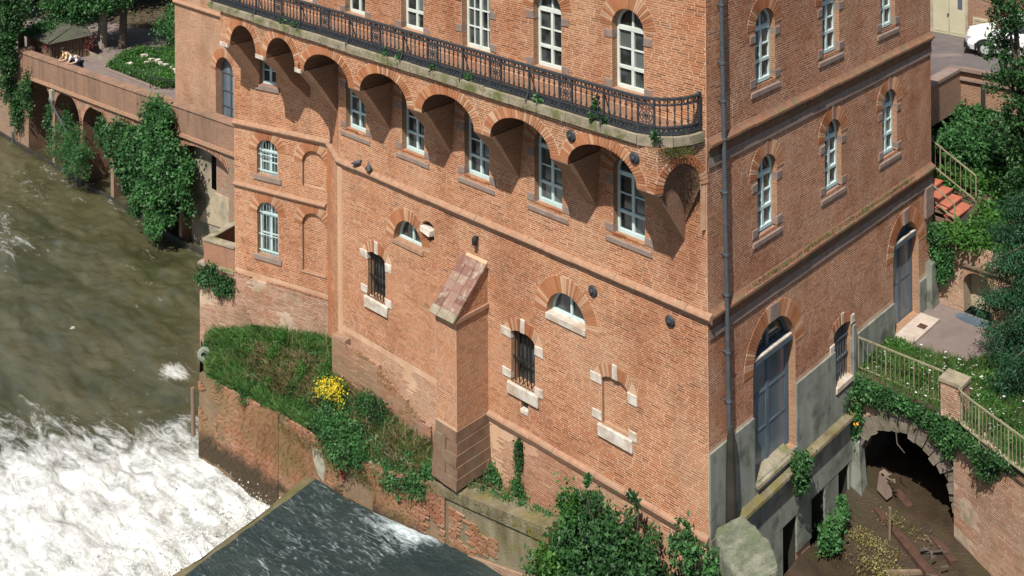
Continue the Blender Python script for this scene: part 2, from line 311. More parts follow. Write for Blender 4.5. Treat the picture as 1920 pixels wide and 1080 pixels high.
class MB:
    def __init__(s): s.v = []; s.f = []
    def add(s, vs, fs):
        b = len(s.v); s.v += [tuple(p) for p in vs]; s.f += [tuple(i + b for i in f) for f in fs]; return s
    def quad(s, *p): return s.add(p, [tuple(range(len(p)))])
    def hexa(s, p):  # p: 8 points, bottom 4 ccw then top 4
        return s.add(p, [(3, 2, 1, 0), (4, 5, 6, 7), (0, 1, 5, 4), (1, 2, 6, 5), (2, 3, 7, 6), (3, 0, 4, 7)])
    def box(s, x0, x1, y0, y1, z0, z1):
        return s.hexa([(x0, y0, z0), (x1, y0, z0), (x1, y1, z0), (x0, y1, z0), (x0, y0, z1), (x1, y0, z1), (x1, y1, z1), (x0, y1, z1)])
    def fbox(s, fr, s0, s1, d0, d1, z0, z1):
        P = fr.pt; return s.hexa([P(s0, d1, z0), P(s1, d1, z0), P(s1, d0, z0), P(s0, d0, z0), P(s0, d1, z1), P(s1, d1, z1), P(s1, d0, z1), P(s0, d0, z1)])
    def bar(s, a, b, wx, wz=None, up=(0, 0, 1)):
        a = Vector(a); b = Vector(b); t = (b - a).normalized(); u = Vector(up)
        if abs(t.dot(u)) > .95: u = Vector((1, 0, 0))
        x = t.cross(u).normalized() * wx / 2; y = x.cross(t).normalized() * (wz or wx) / 2
        return s.hexa([a - x - y, a + x - y, a + x + y, a - x + y, b - x - y, b + x - y, b + x + y, b - x + y])
    def tube(s, pts, rad, n=8, cap=True):
        pts = [Vector(p) for p in pts]; N = len(pts); r = rad if isinstance(rad, (list, tuple)) else [rad] * N
        rings = []; ref = Vector((.31, .52, .8))
        for i, p in enumerate(pts):
            t = (pts[min(i + 1, N - 1)] - pts[max(i - 1, 0)]).normalized()
            x = t.cross(ref).normalized(); y = t.cross(x)
            rings.append([p + (x * math.cos(2 * PI * k / n) + y * math.sin(2 * PI * k / n)) * r[i] for k in range(n)])
        vs = [q for rg in rings for q in rg]; fs = []
        for i in range(N - 1):
            for k in range(n):
                k2 = (k + 1) % n; fs.append((i * n + k, i * n + k2, (i + 1) * n + k2, (i + 1) * n + k))
        if cap: fs += [tuple(range(n))[::-1], tuple((N - 1) * n + k for k in range(n))]
        return s.add(vs, fs)
    def lathe(s, c, prof, n=10, axis=(0, 0, 1)):
        a = Vector(axis).normalized(); x = a.orthogonal().normalized(); y = a.cross(x); c = Vector(c); vs = []; fs = []
        for r, h in prof:
            for k in range(n): vs.append(c + a * h + (x * math.cos(2 * PI * k / n) + y * math.sin(2 * PI * k / n)) * r)
        for i in range(len(prof) - 1):
            for k in range(n): k2 = (k + 1) % n; fs.append((i * n + k, i * n + k2, (i + 1) * n + k2, (i + 1) * n + k))
        fs += [tuple(range(n))[::-1], tuple((len(prof) - 1) * n + k for k in range(n))]
        return s.add(vs, fs)
    def prism(s, poly, z0, z1):
        n = len(poly); z = lambda q, zz: (q[0], q[1], zz if not callable(zz) else zz(q))
        return s.add([z(p, z0) for p in poly] + [z(p, z1) for p in poly], [tuple(range(n))[::-1], tuple(range(n, 2 * n))] + [(i, (i + 1) % n, n + (i + 1) % n, n + i) for i in range(n)])
    def sweep(s, path, prof, closed=False):  # path: [(point, outward unit 2d normal)], prof: [(d,z)]
        n = len(prof); vs = [(p[0] + nn[0] * d, p[1] + nn[1] * d, p[2] + z) for p, nn in path for d, z in prof]; fs = []
        for i in range(len(path) - 1):
            for k in range(n - 1): fs.append((i * n + k, (i + 1) * n + k, (i + 1) * n + k + 1, i * n + k + 1))
        fs += [tuple(range(n)), tuple((len(path) - 1) * n + k for k in range(n))[::-1]]
        return s.add(vs, fs)
    def build(s, name, m, parent=None, uv=False, kind=None, smooth=False, clean=False):
        me = bpy.data.meshes.new(name); me.from_pydata(s.v, [], s.f)
        if clean:
            b = bmesh.new(); b.from_mesh(me); bmesh.ops.recalc_face_normals(b, faces=b.faces); b.to_mesh(me); b.free()
        me.update()
        if uv: uv_auto(me)
        return link(name, me, m, parent, kind, smooth)

def np_mesh(name, V, F, m, parent=None, kind=None, smooth=False):
    V = np.asarray(V, np.float32); F = np.asarray(F, np.int32); k = F.shape[1]
    me = bpy.data.meshes.new(name); me.vertices.add(len(V)); me.vertices.foreach_set('co', V.ravel())
    me.loops.add(F.size); me.loops.foreach_set('vertex_index', F.ravel())
    me.polygons.add(len(F)); me.polygons.foreach_set('loop_start', np.arange(0, F.size, k, dtype=np.int32))
    me.polygons.foreach_set('use_smooth', np.full(len(F), bool(smooth)))
    me.update(calc_edges=True); me.validate()
    return link(name, me, m, parent, kind, smooth)

class Fr:  # a wall frame: s along the wall, d outward, z up
    def __init__(s, O, T):
        s.O = Vector((O[0], O[1])); s.T = Vector(T).normalized(); s.N = Vector((s.T.y, -s.T.x))
    def pt(s, a, d, z): p = s.O + s.T * a + s.N * d; return (p.x, p.y, z)
def fr2(P, Q): return Fr(P, (Q[0] - P[0], Q[1] - P[1]))

# -------- value noise
def vnoise(x, y, seed=0):
    xi = np.floor(x).astype(np.int64); yi = np.floor(y).astype(np.int64); fx = x - xi; fy = y - yi
    fx = fx * fx * (3 - 2 * fx); fy = fy * fy * (3 - 2 * fy)
    def h(a, b):
        n = (a * 374761393 + b * 668265263 + seed * 974711) & 0x7fffffff
        n = ((n ^ (n >> 13)) * 1274126177) & 0x7fffffff
        return ((n ^ (n >> 16)) & 0xffff) / 65535.
    return (h(xi, yi) * (1 - fx) + h(xi + 1, yi) * fx) * (1 - fy) + (h(xi, yi + 1) * (1 - fx) + h(xi + 1, yi + 1) * fx) * fy
def fbm(x, y, o=4, seed=0):
    s = 0; a = .5
    for i in range(o): s = s + a * vnoise(x * 2 ** i, y * 2 ** i, seed + i); a *= .5
    return s

# -------- openings, brickwork
class Op:
    def __init__(s, s0, s1, z0, zs, rise=0, t=0, r=.22): s.s0, s.s1, s.z0, s.zs, s.rise, s.t, s.r = s0, s1, z0, zs, rise, t, r
    def iv(s, z, grow=False):
        t = s.t if grow else 0; c = (s.s0 + s.s1) / 2; a = (s.s1 - s.s0) / 2
        if z < s.z0: return None
        if z <= s.zs: return (s.s0, s.s1)
        if s.rise <= 0: return None
        A = a + t; R = s.rise + t; q = (z - s.zs) / R
        if q >= 1: return None
        h = A * math.sqrt(1 - q * q); return (c - h, c + h)
    def arc(s, n=18, t=0.):
        c = (s.s0 + s.s1) / 2; a = (s.s1 - s.s0) / 2
        return [(c - (a + t) * math.cos(PI * i / n), s.zs + (s.rise + t) * math.sin(PI * i / n)) for i in range(n + 1)]
    def outline(s, n=18, e=0.):
        c = (s.s0 + s.s1) / 2
        if s.rise <= 0: return [(s.s0, s.zs), (s.s1, s.zs)]
        return s.arc(n, e)

def cut(iv0, cuts):
    out = [iv0]
    for c in cuts:
        if c is None: continue
        nx = []
        for a, b in out:
            if c[1] <= a or c[0] >= b: nx.append((a, b)); continue
            if c[0] > a: nx.append((a, c[0]))
            if c[1] < b: nx.append((c[1], b))
        out = nx
    return out

RH = .054
class Brickwork:
    def __init__(s): s.items = []
    def field(s, fr, s0, s1, z0, z1, ops=(), d=0., seed=1, bound=None, L=(.20, .36), jz=.015, rough=1., bare=0., h=0., proud=.003):
        h = h or RH; R = random.Random(seed); k0 = math.floor(z0 / h)
        for k in range(k0, math.ceil(z1 / h)):
            za, zb = k * h, (k + 1) * h
            if za < z0 - 1e-6 or zb > z1 + 1e-6: continue
            zm = (za + zb) / 2; a0, b0 = (s0, s1) if bound is None else bound(zm)
            if b0 - a0 < .05: continue
            for a, b in cut((a0, b0), [o.iv(zm, True) for o in ops]):
                x = a - R.random() * .35
                while x < b:
                    ln = R.uniform(*L); p, q = max(x, a), min(x + ln, b); x += ln
                    if q - p < .045: continue
                    if bare and float(fbm(np.array([(p + q) * .45 + seed * 7]), np.array([za * 1.1]), 4, seed)[0]) > bare: continue
                    g = .010 + .004 * R.random()
                    s.items.append((fr, p + g, q - g, za + jz + R.uniform(-.002, .002) * rough, zb - R.uniform(0, .002) * rough, d - .03, d + proud + R.uniform(-.0012, .002) * rough))
    def build(s, parent, m, m1=None, singles=0, name='brick'):
        it = s.items
        if singles:
            cam = CAM
            it = sorted(it, key=lambda b: (Vector(b[0].pt((b[1] + b[2]) / 2, b[6], b[3])) - cam).length)
            me = MB().box(-.5, .5, -.5, .5, -.5, .5); ub = None
            for b in it[:singles]:
                fr, p, q, za, zb, e, d = b
                if ub is None:
                    ub = bpy.data.meshes.new('brick'); ub.from_pydata(me.v, [], me.f); ub.materials.append(m1)
                o = bpy.data.objects.new('brick', ub); COL.objects.link(o); o.parent = parent
                T = Vector((fr.T.x, fr.T.y, 0)); N = Vector((fr.N.x, fr.N.y, 0)); c = Vector(fr.pt((p + q) / 2, d - .03, (za + zb) / 2)) - parent.location
                sx, sy, sz = q - p, .06, zb - za
                o.matrix_local = Matrix(((T.x * sx, N.x * sy, 0, c.x), (T.y * sx, N.y * sy, 0, c.y), (0, 0, sz, c.z), (0, 0, 0, 1)))
            it = it[singles:]
        V = np.zeros((len(it), 8, 3), np.float32)
        for i, (fr, p, q, za, zb, e, d) in enumerate(it):
            P = fr.pt; c = .003
            V[i] = [P(p, e, za), P(q, e, za), P(q, e, zb), P(p, e, zb), P(p + c, d, za + c), P(q - c, d, za + c), P(q - c, d, zb - c), P(p + c, d, zb - c)]
        base = np.array([(4, 5, 6, 7), (0, 1, 5, 4), (1, 2, 6, 5), (2, 3, 7, 6), (3, 0, 4, 7)])
        F = (base[None] + (np.arange(len(it)) * 8)[:, None, None]).reshape(-1, 4)
        return np_mesh('brickwork', V.reshape(-1, 3), F, m, parent, 'stuff')

def backing(mb, fr, s0, s1, z0, z1, ops=(), bound=None, d=0., e=.03):
    k0 = math.floor(z0 / RH + 1e-6); rows = []
    zs = [z0] + [k * RH for k in range(k0 + 1, math.ceil(z1 / RH - 1e-6))] + [z1]
    prev = None
    for za, zb in zip(zs, zs[1:]):
        a0, b0 = (s0, s1) if bound is None else bound((za + zb) / 2)
        cs = []
        for o in ops:
            c1, c2 = o.iv(za + .001), o.iv(zb - .001)
            c = c1 if c2 is None else c2 if c1 is None else (min(c1[0], c2[0]), max(c1[1], c2[1]))
            if c and za < o.zs - 1e-4 and zb > o.zs + 1e-4: c = (o.s0, o.s1)
            cs.append(c)
        ivs = cut((a0, b0), cs)
        for a, b in ivs: rows.append([a, b, za, zb])
    # merge equal rows vertically
    rows.sort(key=lambda r: (round(r[0], 4), round(r[1], 4), r[2])); out = []
    for r in rows:
        if out and abs(out[-1][0] - r[0]) < 1e-4 and abs(out[-1][1] - r[1]) < 1e-4 and abs(out[-1][3] - r[2]) < 1e-4: out[-1][3] = r[3]
        else: out.append(list(r))
    for a, b, za, zb in out: mb.quad(fr.pt(a, d, za), fr.pt(b, d, za), fr.pt(b, d, zb), fr.pt(a, d, zb))

def voussoirs(mb, fr, op, t, n, d0=-.06, d1=.012, half=False, gap=.13, skip=()):
    if skip: n, skip = n * 2 - 1, (n - 2, n - 1, n)
    else: n = int(n * 1.5)
    P = fr.pt; c = (op.s0 + op.s1) / 2; a = (op.s1 - op.s0) / 2
    for i in range(n):
        if i in skip: continue
        u0, u1 = (i + gap) / n * PI, (i + 1 - gap) / n * PI
        q = []
        for dd in (d0, d1):
            for u, e in ((u0, 0), (u1, 0), (u1, t), (u0, t)):
                if op.rise > .25 * a * 2:   # round arch: radial joints
                    q.append(P(c - (a + e) * math.cos(u), dd, op.zs + (op.rise + e) * math.sin(u)))
                else:                        # flat segmental head: joints fan slightly
                    x = -math.cos(u); x = (u / PI) * 2 - 1
                    q.append(P(c + x * (a + e * .35), dd, op.zs + op.rise * math.sqrt(max(0, 1 - x * x)) * .999 + e * (1 - .08 * x * x)))
        mb.hexa(q)

def reveal(mb, fr, op, r, n=18, sill=True):
    P = fr.pt
    mb.quad(P(op.s0, 0, op.z0), P(op.s0, -r, op.z0), P(op.s0, -r, op.zs), P(op.s0, 0, op.zs))
    mb.quad(P(op.s1, -r, op.z0), P(op.s1, 0, op.z0), P(op.s1, 0, op.zs), P(op.s1, -r, op.zs))
    pts = op.outline(n)
    for (a, z), (b, zz) in zip(pts, pts[1:]): mb.quad(P(a, 0, z), P(a, -r, z), P(b, -r, zz), P(b, 0, zz))
    if sill: mb.quad(P(op.s0, 0, op.z0), P(op.s1, 0, op.z0), P(op.s1, -r, op.z0), P(op.s0, -r, op.z0))

def fill_shape(mb, fr, op, d, n=18, e=0.):
    pts = [(op.s0 - e, op.z0), (op.s1 + e, op.z0)] + [(a, z) for a, z in reversed(op.outline(n, e))]
    mb.quad(*[fr.pt(a, d, z) for a, z in pts])

def window(parent, fr, op, m, r=.2, fan=True, lower=(.42,), rows=2, cols=2, bw=.05, name='window', gl='glass', thickbar=.07, sub=1):
    """casement: frame mesh is the part, every pane a sub-part"""
    P = fr.pt; d0, d1 = -r - .05, -r + .02; f = MB(); wd = .065
    s0, s1, z0, zs = op.s0, op.s1, op.z0, op.zs
    f.fbox(fr, s0, s0 + wd, d0, d1, z0, zs); f.fbox(fr, s1 - wd, s1, d0, d1, z0, zs)
    f.fbox(fr, s0 + wd, s1 - wd, d0, d1 + .03, z0, z0 + .085)
    pan = []
    tb = thickbar
    ztop = zs if fan else zs
    if op.rise > 0:
        o1, o2 = op.arc(16, 0), op.arc(16, -wd)
        for i in range(16):
            a, b, c, e = o1[i], o1[i + 1], o2[i + 1], o2[i]
            f.hexa([P(*x) for x in ((a[0], d1, a[1]), (b[0], d1, b[1]), (c[0], d1, c[1]), (e[0], d1, e[1]), (a[0], d0, a[1]), (b[0], d0, b[1]), (c[0], d0, c[1]), (e[0], d0, e[1]))])
    else: f.fbox(fr, s0 + wd, s1 - wd, d0, d1, zs - wd, zs)
    cx = (s0 + s1) / 2
    zt = zs - .02
    if op.rise > 0:
        f.fbox(fr, s0 + wd, s1 - wd, d0 + .003, d1 + .02, zs - .10, zs)            # transom
        zt = zs - .10
        arcp = [q for q in op.arc(16, -wd)]
        L = [q for q in arcp if q[0] < cx - .02]; Rr = [q for q in arcp if q[0] > cx + .02]
        if op.rise > .3:
            f.fbox(fr, cx - .025, cx + .025, d0 + .006, d1 - .006, zs, zs + op.rise - .05)
            pan.append([(s0 + wd, zs)] + L[1:] + [(cx - .025, zs + op.rise - wd), (cx - .025, zs)])
            pan.append([(cx + .025, zs), (cx + .025, zs + op.rise - wd)] + Rr[:-1] + [(s1 - wd, zs)])
        else: pan.append([(s0 + wd, zs)] + arcp[1:-1] + [(s1 - wd, zs)])
    else: zt = zs - wd
    f.fbox(fr, cx - .04, cx + .04, d0 + .004, d1 + .012, z0 + .085, zt)             # meeting stiles
    lev = [z0 + .085]
    if lower: lev.append(z0 + lower[0] + .085)
    if lower: f.fbox(fr, s0 + wd, s1 - wd, d0 + .002, d1 + .016, lev[1] - tb / 2, lev[1] + tb / 2)
    rest0 = lev[-1]
    for i in range(1, rows): 
        z = rest0 + (zt - rest0) * i / rows; lev.append(z); f.fbox(fr, s0 + wd, s1 - wd, d0 + .007, d1 - .004, z - .016, z + .016)
    lev.append(zt)
    wo = f.build(name, m, parent)
    colx = [(s0 + wd, cx - .04), (cx + .04, s1 - wd)]
    if sub == 2:
        c2 = []; bars = MB()
        for a, b in colx: 
            mid = (a + b) / 2; c2 += [(a, mid - .014), (mid + .014, b)]; bars.fbox(fr, mid - .014, mid + .014, d0 + .008, d1 - .006, z0 + .085, zt)
        colx = c2; bars.build('glazing_bar', m, wo)
    for za, zb in zip(lev, lev[1:]):
        for a, b in colx: pan.append([(a, za), (b, za), (b, zb), (a, zb)][::-1])
    for q in pan:
        p = MB(); k = len(q); dd = -r - .02
        p.add([P(a, dd, z) for a, z in q] + [P(a, dd - .008, z) for a, z in q], [tuple(range(k)), tuple(range(k, 2 * k))[::-1]] + [(i, (i + 1) % k, k + (i + 1) % k, k + i) for i in range(k)])
        p.build('pane', M[gl], wo)
    return wo

# ------------------------------------------------------------------ foliage
def leaf_cloud(blobs, n, size, seed, clumps=26, spread=.32, aspect=.55, droop=0., shell=.45):
    R = np.random.default_rng(seed); W = np.array([b[6] if len(b) > 6 else b[3] * b[4] * b[5] for b in blobs], float); W /= W.sum()
    P = []
    for b, wt in zip(blobs, W):
        k = max(3, int(clumps * wt * len(blobs)))
        v = R.normal(size=(k, 3)); v /= np.linalg.norm(v, axis=1)[:, None]
        rad = (shell + (1 - shell) * R.random(k) ** .6) * np.exp(R.normal(size=k) * .17)
        cc = np.array(b[:3]) + v * rad[:, None] * np.array(b[3:6])
        m = max(4, int(n * wt)); idx = R.integers(0, k, m)
        g = R.normal(size=(m, 3)) * spread * np.array(b[3:6]) * (.5 + .8 * R.random(k))[idx][:, None]
        P.append(cc[idx] + g)
    P = np.concatenate(P); N = len(P)
    a = R.normal(size=(N, 3)); a[:, 2] += -droop; a /= np.linalg.norm(a, axis=1)[:, None]
    nr = R.normal(size=(N, 3)) * .8 + np.array([.1, -.35, .75]); b_ = np.cross(a, nr); b_ /= np.linalg.norm(b_, axis=1)[:, None] + 1e-9
    nn = np.cross(a, b_)
    s = (size * (.6 + .8 * R.random(N)))[:, None]
    V = np.stack([P, P + a * s * .45 + b_ * s * aspect * .5 + nn * s * .06, P + a * s, P + a * s * .45 - b_ * s * aspect * .5 + nn * s * .06], 1).reshape(-1, 3)
    F = np.arange(N * 4).reshape(-1, 4); return V, F
def foliage(name, blobs, n, size, m, parent=None, seed=1, kind=None, **kw):
    V, F = leaf_cloud(blobs, n, size, seed, **kw); return np_mesh(name, V, F, m, parent, kind)
def blades(pts, h, wd, seed, lean=.35):
    R = np.random.default_rng(seed); P = np.asarray(pts, float); N = len(P); an = R.random(N) * 2 * PI
    hh = h * (.45 + .9 * R.random(N)); dx = np.stack([np.cos(an), np.sin(an), np.zeros(N)], 1); ln = R.normal(size=(N, 3)) * lean; ln[:, 2] = 1
    top = P + ln * hh[:, None]; mid = P + ln * hh[:, None] * .5 * np.array([.6, .6, 1.1]); w_ = wd * (.6 + .8 * R.random(N))[:, None]
    V = np.stack([P - dx * w_, P + dx * w_, mid + dx * w_ * .7, top, mid - dx * w_ * .7], 1).reshape(-1, 3)
    return V, np.arange(N * 5).reshape(-1, 5)
def twigs(mb, root, blobs, n, r0, seed):
    R = random.Random(seed)
    for i in range(n):
        b = R.choice(blobs); e = Vector((b[0] + R.uniform(-.6, .6) * b[3], b[1] + R.uniform(-.6, .6) * b[4], b[2] + R.uniform(-.2, .7) * b[5])); r = Vector(root)
        mid = r.lerp(e, .5) + Vector((R.uniform(-.15, .15), R.uniform(-.15, .15), R.uniform(0, .2)))
        mb.tube([r, r.lerp(mid, .5), mid, e], [r0, r0 * .8, r0 * .55, r0 * .2], 5)

# ================================================================== THE MILL
mill = thing('brick_mill', 'tall orange brick mill with arched windows and a railed balcony on round brick arches', 'building', (0, 0, -11))
FA = Fr((0, 0), (1, 0)); FB = Fr((0, 0), (0, 1))
BQ, BP = (-18.25, -.3), (-14.5, .68)
FBay = fr2(BQ, BP); LB = 3.876
FC = fr2(BP, (-13.1, 0)); LC = 1.556
FW = Fr((0, 7.2), (1, 0))
TOP = 4.2
XS = [-2.18 - 2.53 * i for i in range(6)]
up_ops, low_ops = [], []
for i, x in enumerate(XS):
    if i == 2: up_ops.append(Op(x - .53, x + .53, .50, 3.0, 0, 0))
    else: up_ops.append(Op(x - .47, x + .47, .54, 2.02, .47, .36))
    if i < 5: low_ops.append(Op(x - .47, x + .47, -2.88, -1.42, .45, .36))
lun = [Op(-10.62, -9.40, -5.50, -5.49, .66, .34), Op(-4.79, -3.51, -5.52, -5.51, .66, .40)]
bar_w = [Op(-11.80, -11.0, -7.52, -6.32, .16, .26), Op(-6.03, -5.20, -7.72, -6.50, .17, .26)]
blind = Op(-3.03, -2.24, -7.55, -6.50, .17, .26)
ventop = Op(-9.40, -8.92, -5.08, -4.74, .16, 0); tiny = Op(-5.69, -5.44, -8.30, -8.06, 0, 0)
slit = Op(-5.86, -5.62, -9.84, -9.16, 0, 0)
A_low = low_ops + lun + bar_w + [blind, ventop, tiny, slit]
bw1 = Op(.95, 1.83, -5.46, -4.70, .40, .32); bw2 = Op(.95, 1.83, -8.04, -6.72, .42, .32)
bn1 = Op(2.82, 3.72, -5.50, -4.74, .42, .34); bn2 = Op(2.80, 3.70, -8.16, -6.70, .42, .34)
l0 = Op(1.05, 1.78, -2.55, -1.70, 0, 0)
bay_ops = [bw1, bw2, bn1, bn2, l0]
b_up = [Op(y, y + .86, .66, 1.99, .43, .34) for y in (2.02, 5.16, 8.36)]
b_low = [Op(y, y + .86, -2.84, -1.48, .43, .34) for y in (2.06, 5.24, 8.42)]
d1o = Op(1.82, 3.73, -8.50, -5.98, .95, .40); d2o = Op(9.0, 10.6, -7.90, -5.84, .80, .40)
bwo = Op(5.65, 6.52, -7.92, -6.60, .14, .24)
base_ops = [Op(3.0, 3.67, -11.8, -10.14), Op(4.37, 5.04, -11.8, -10.10), Op(5.74, 6.30, -11.8, -10.06)]
B_ops = b_up + b_low + [d1o, d2o, bwo]
wing_door = Op(-31.4, -29.95, -9.1, -6.75, .72, .4)

# ---- wall planes (mortar) and brickwork
wl_ = MB()
backing(wl_, FA, -18.25, 0, -.2, TOP, up_ops)
backing(wl_, FA, -13.1, 0, -11.6, -.2, A_low)
backing(wl_, FC, 0, LC, -11.6, -.2); backing(wl_, FBay, 0, LB, -14.8, -.2, bay_ops)
wb_ = MB(); backing(wb_, FB, 0, 11.5, -11.9, TOP, B_ops + base_ops); wb_.build('wall', M['mortar_b'], mill)
wl_.quad((0, 11.5, -11.9), (-18.25, 11.5, -11.9), (-18.25, 11.5, TOP), (0, 11.5, TOP))
wl_.quad((-18.25, 7.2, -14.8), (-18.25, -.3, -14.8), (-18.25, -.3, TOP), (-18.25, 7.2, TOP))
wl_.quad((-18.25, 0, TOP), (0, 0, TOP), (0, 11.5, TOP), (-18.25, 11.5, TOP))
backing(wl_, FW, -34.9, -18.25, -10.2, TOP, [wing_door])
wl_.quad((-34.9, 7.2, -10.2), (-34.9, 15, -10.2), (-34.9, 15, TOP), (-34.9, 7.2, TOP))
wl_.quad((-34.9, 7.2, TOP), (-18.25, 7.2, TOP), (-18.25, 15, TOP), (-34.9, 15, TOP))
wl_.build('wall', M['mortar'], mill)

bk = Brickwork()
bk.field(FA, -18.25, 0, .2, 3.6, up_ops, seed=1)
bk.field(FA, -13.1, 0, -8.85, -.1, A_low, seed=2)
bk.field(FC, 0, LC, -9.9, -.1, seed=3); bk.field(FBay, 0, LB, -8.72, -.1, bay_ops, seed=4)
bk.build(mill, M['brick'], M['brick_1'], 150)
bkb = Brickwork()
plinth_top = lambda z: (0, 11.5)
bkb.field(FB, 0, 11.5, -6.94, 3.9, B_ops, seed=5, rough=.4, h=.056, proud=.0015)
bkb.build(mill, M['brick_b'], M['brick_1'], 150)
bko = Brickwork()
bko.field(FA, -8.8, -.0, -11.5, -8.95, [slit], seed=6, rough=2.6, bare=.60); bko.field(FA, -13.1, -8.8, -11.5, -8.95, seed=7, rough=2, bare=.6)
bko.field(FW, -34.9, -27, -9.9, 1, [wing_door], seed=8)
bko.build(mill, M['brick_old'])

# ---- reveals and arch rings
def dress(fr, o, r, t=0, n=0, skip=(), m='tex', sill=True):
    b = MB(); reveal(b, fr, o, r, sill=sill); b.build('window_reveal', M[m], mill, uv=True)
    if n: v = MB(); voussoirs(v, fr, o, t, n, skip=skip); v.build('arch_ring', M['vouss'], mill, kind='stuff')
for o in up_ops: dress(FA, o, .22, .36, 21 if o.rise else 0)
for o in low_ops: dress(FA, o, .2, .36, 21)
for o in lun: dress(FA, o, .3, .34 if o is lun[0] else .40, 29)
for o, r in zip(bar_w + [blind], (.32, .32, .11)): dress(FA, o, r, .30, 13, (6,))
dress(FA, ventop, .4); dress(FA, tiny, .25); dress(FA, slit, .3)
for o in bay_ops: dress(FBay, o, {bn1: .11, bn2: .11}.get(o, .2), .33, 21 if o.rise else 0)
for o in b_up + b_low: dress(FB, o, .15, .34, 21, sill=False)
for o in (d1o, d2o): dress(FB, o, .22, .40, 31)
dress(FB, bwo, .25, .26, 11, (5,))
for o in base_ops: dress(FB, o, 1.6, m='tar')  # near-black jambs put the shade of the deep openings into the colour
dress(FW, wing_door, .4, .4, 25)

# ---- backs of dark openings, blind infills
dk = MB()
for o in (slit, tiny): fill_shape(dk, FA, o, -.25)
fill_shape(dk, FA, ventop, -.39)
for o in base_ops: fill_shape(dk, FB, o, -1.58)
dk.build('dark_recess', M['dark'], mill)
inf = Brickwork(); ib = MB()
fill_shape(ib, FA, blind, -.10); ib.build('niche_back', M['mortar'], mill); inf.field(FA, blind.s0, blind.s1, blind.z0, blind.zs + .16, seed=11, d=-.10)
for o in (bn1, bn2):
    ib = MB(); fill_shape(ib, FBay, o, -.10); ib.build('niche_back', M['mortar'], mill)
    R_ = Brickwork(); inf.field(FBay, o.s0, o.s1, o.z0, o.zs + o.rise, seed=12, d=-.10, bound=lambda z, o=o: o.iv(z) or (0, 0))
inf.build(mill, M['brick'])

# ---- windows
PW, PL = M['paint'], M['paint_l']
for i, o in enumerate(up_ops):
    if i == 2: window(mill, FA, o, PW, .22, lower=None, rows=5, sub=2)
    else: window(mill, FA, o, PW, .22)
for o in low_ops: window(mill, FA, o, PL, .2)
for o in b_up + b_low: window(mill, FB, o, PL, .15)
for o in (bw1, bw2): 
    wo = window(mill, FBay, o, PL, .2, rows=2, lower=None)
    g = MB()
    for k in range(7): s = o.s0 + .08 + k * (o.s1 - o.s0 - .16) / 6; g.fbox(FBay, s - .005, s + .005, -.09, -.08, o.z0 + .03, o.zs + .30)
    for z in (o.z0 + .12, o.z0 + .62, o.zs + .02): g.fbox(FBay, o.s0, o.s1, -.098, -.08, z, z + .016)
    g.build('iron_grille', M['paint_l'], wo)
window(mill, FBay, l0, PL, .2, lower=None, rows=2)
for o in lun:
    f = MB(); fill_shape(f, FA, o, -.26); wo = f.build('window', M['glass'], mill)
    g = MB(); c = (o.s0 + o.s1) / 2
    pts, p2 = o.arc(16, 0), o.arc(16, -.055)
    for i in range(16): g.hexa([FA.pt(a, d, z) for d in (-.21,) for a, z in (pts[i], pts[i + 1], p2[i + 1], p2[i])] + [FA.pt(a, -.26, z) for a, z in (pts[i], pts[i + 1], p2[i + 1], p2[i])])
    g.fbox(FA, o.s0, o.s1, -.255, -.2, o.z0, o.z0 + .07); g.fbox(FA, c - .03, c + .03, -.255, -.205, o.z0 + .07, o.zs + o.rise - .05)
    g.build('window_frame', PL, wo)
sl = MB(); sl.fbox(FA, lun[1].s0 - .0, lun[1].s1 + .0, -.2, .05, lun[1].z0 - .12, lun[1].z0 + .02); sl.build('window_sill', M['stone_white'], mill)
sl = MB(); sl.fbox(FA, lun[0].s0 - .03, lun[0].s1 + .03, -.2, .04, lun[0].z0 - .09, lun[0].z0 + .01); sl.build('window_sill', M['string'], mill)
# barred windows
for o in bar_w:
    f = MB(); fill_shape(f, FA, o, -.30); wo = f.build('barred_window', M['glass'], mill)
    g = MB()
    for k in range(6):
        s = o.s0 + .07 + k * (o.s1 - o.s0 - .14) / 5; g.fbox(FA, s - .011, s + .011, -.10, -.078, o.z0 + .02, o.zs + .14)
    g.fbox(FA, o.s0, o.s1, -.115, -.075, -.5 * 0 + (o.z0 + o.zs) / 2 - .02, (o.z0 + o.zs) / 2 + .02)
    for k in range(8): s = o.s0 + .05 + k * .1; g.tube([FA.pt(s, -.02, o.z0 + .02), FA.pt(s, .05, o.z0 + .07), FA.pt(s, .06, o.z0 + .15)], .008, 4)
    g.build('iron_grille', M['iron_dark'], wo)
    f = MB(); f.fbox(FA, (o.s0 + o.s1) / 2 - .025, (o.s0 + o.s1) / 2 + .025, -.30, -.27, o.z0, o.zs + .1); f.build('window_frame', M['iron'], wo)
def stone(name, fr, s0, s1, z0, z1, m='stone_white', d=.03, back=-.10): 
    b = MB(); j = lambda: rnd.uniform(-.012, .012); P = fr.pt
    e = [(s0 + j(), z0 + j()), (s1 + j(), z0 + j()), (s1 + j(), z1 + j()), (s0 + j(), z1 + j())]; k = d + rnd.uniform(-.006, .004); f = .012
    c = ((s0 + s1) / 2, (z0 + z1) / 2); i_ = [(a + (f if a < c[0] else -f), z + (f if z < c[1] else -f)) for a, z in e]
    b.add([P(a, back, z) for a, z in e] + [P(a, k - f, z) for a, z in e] + [P(a, k, z) for a, z in i_], [(0, 1, 5, 4), (1, 2, 6, 5), (2, 3, 7, 6), (3, 0, 4, 7), (4, 5, 9, 8), (5, 6, 10, 9), (6, 7, 11, 10), (7, 4, 8, 11), (8, 9, 10, 11)])
    return b.build(name, M[m], mill)
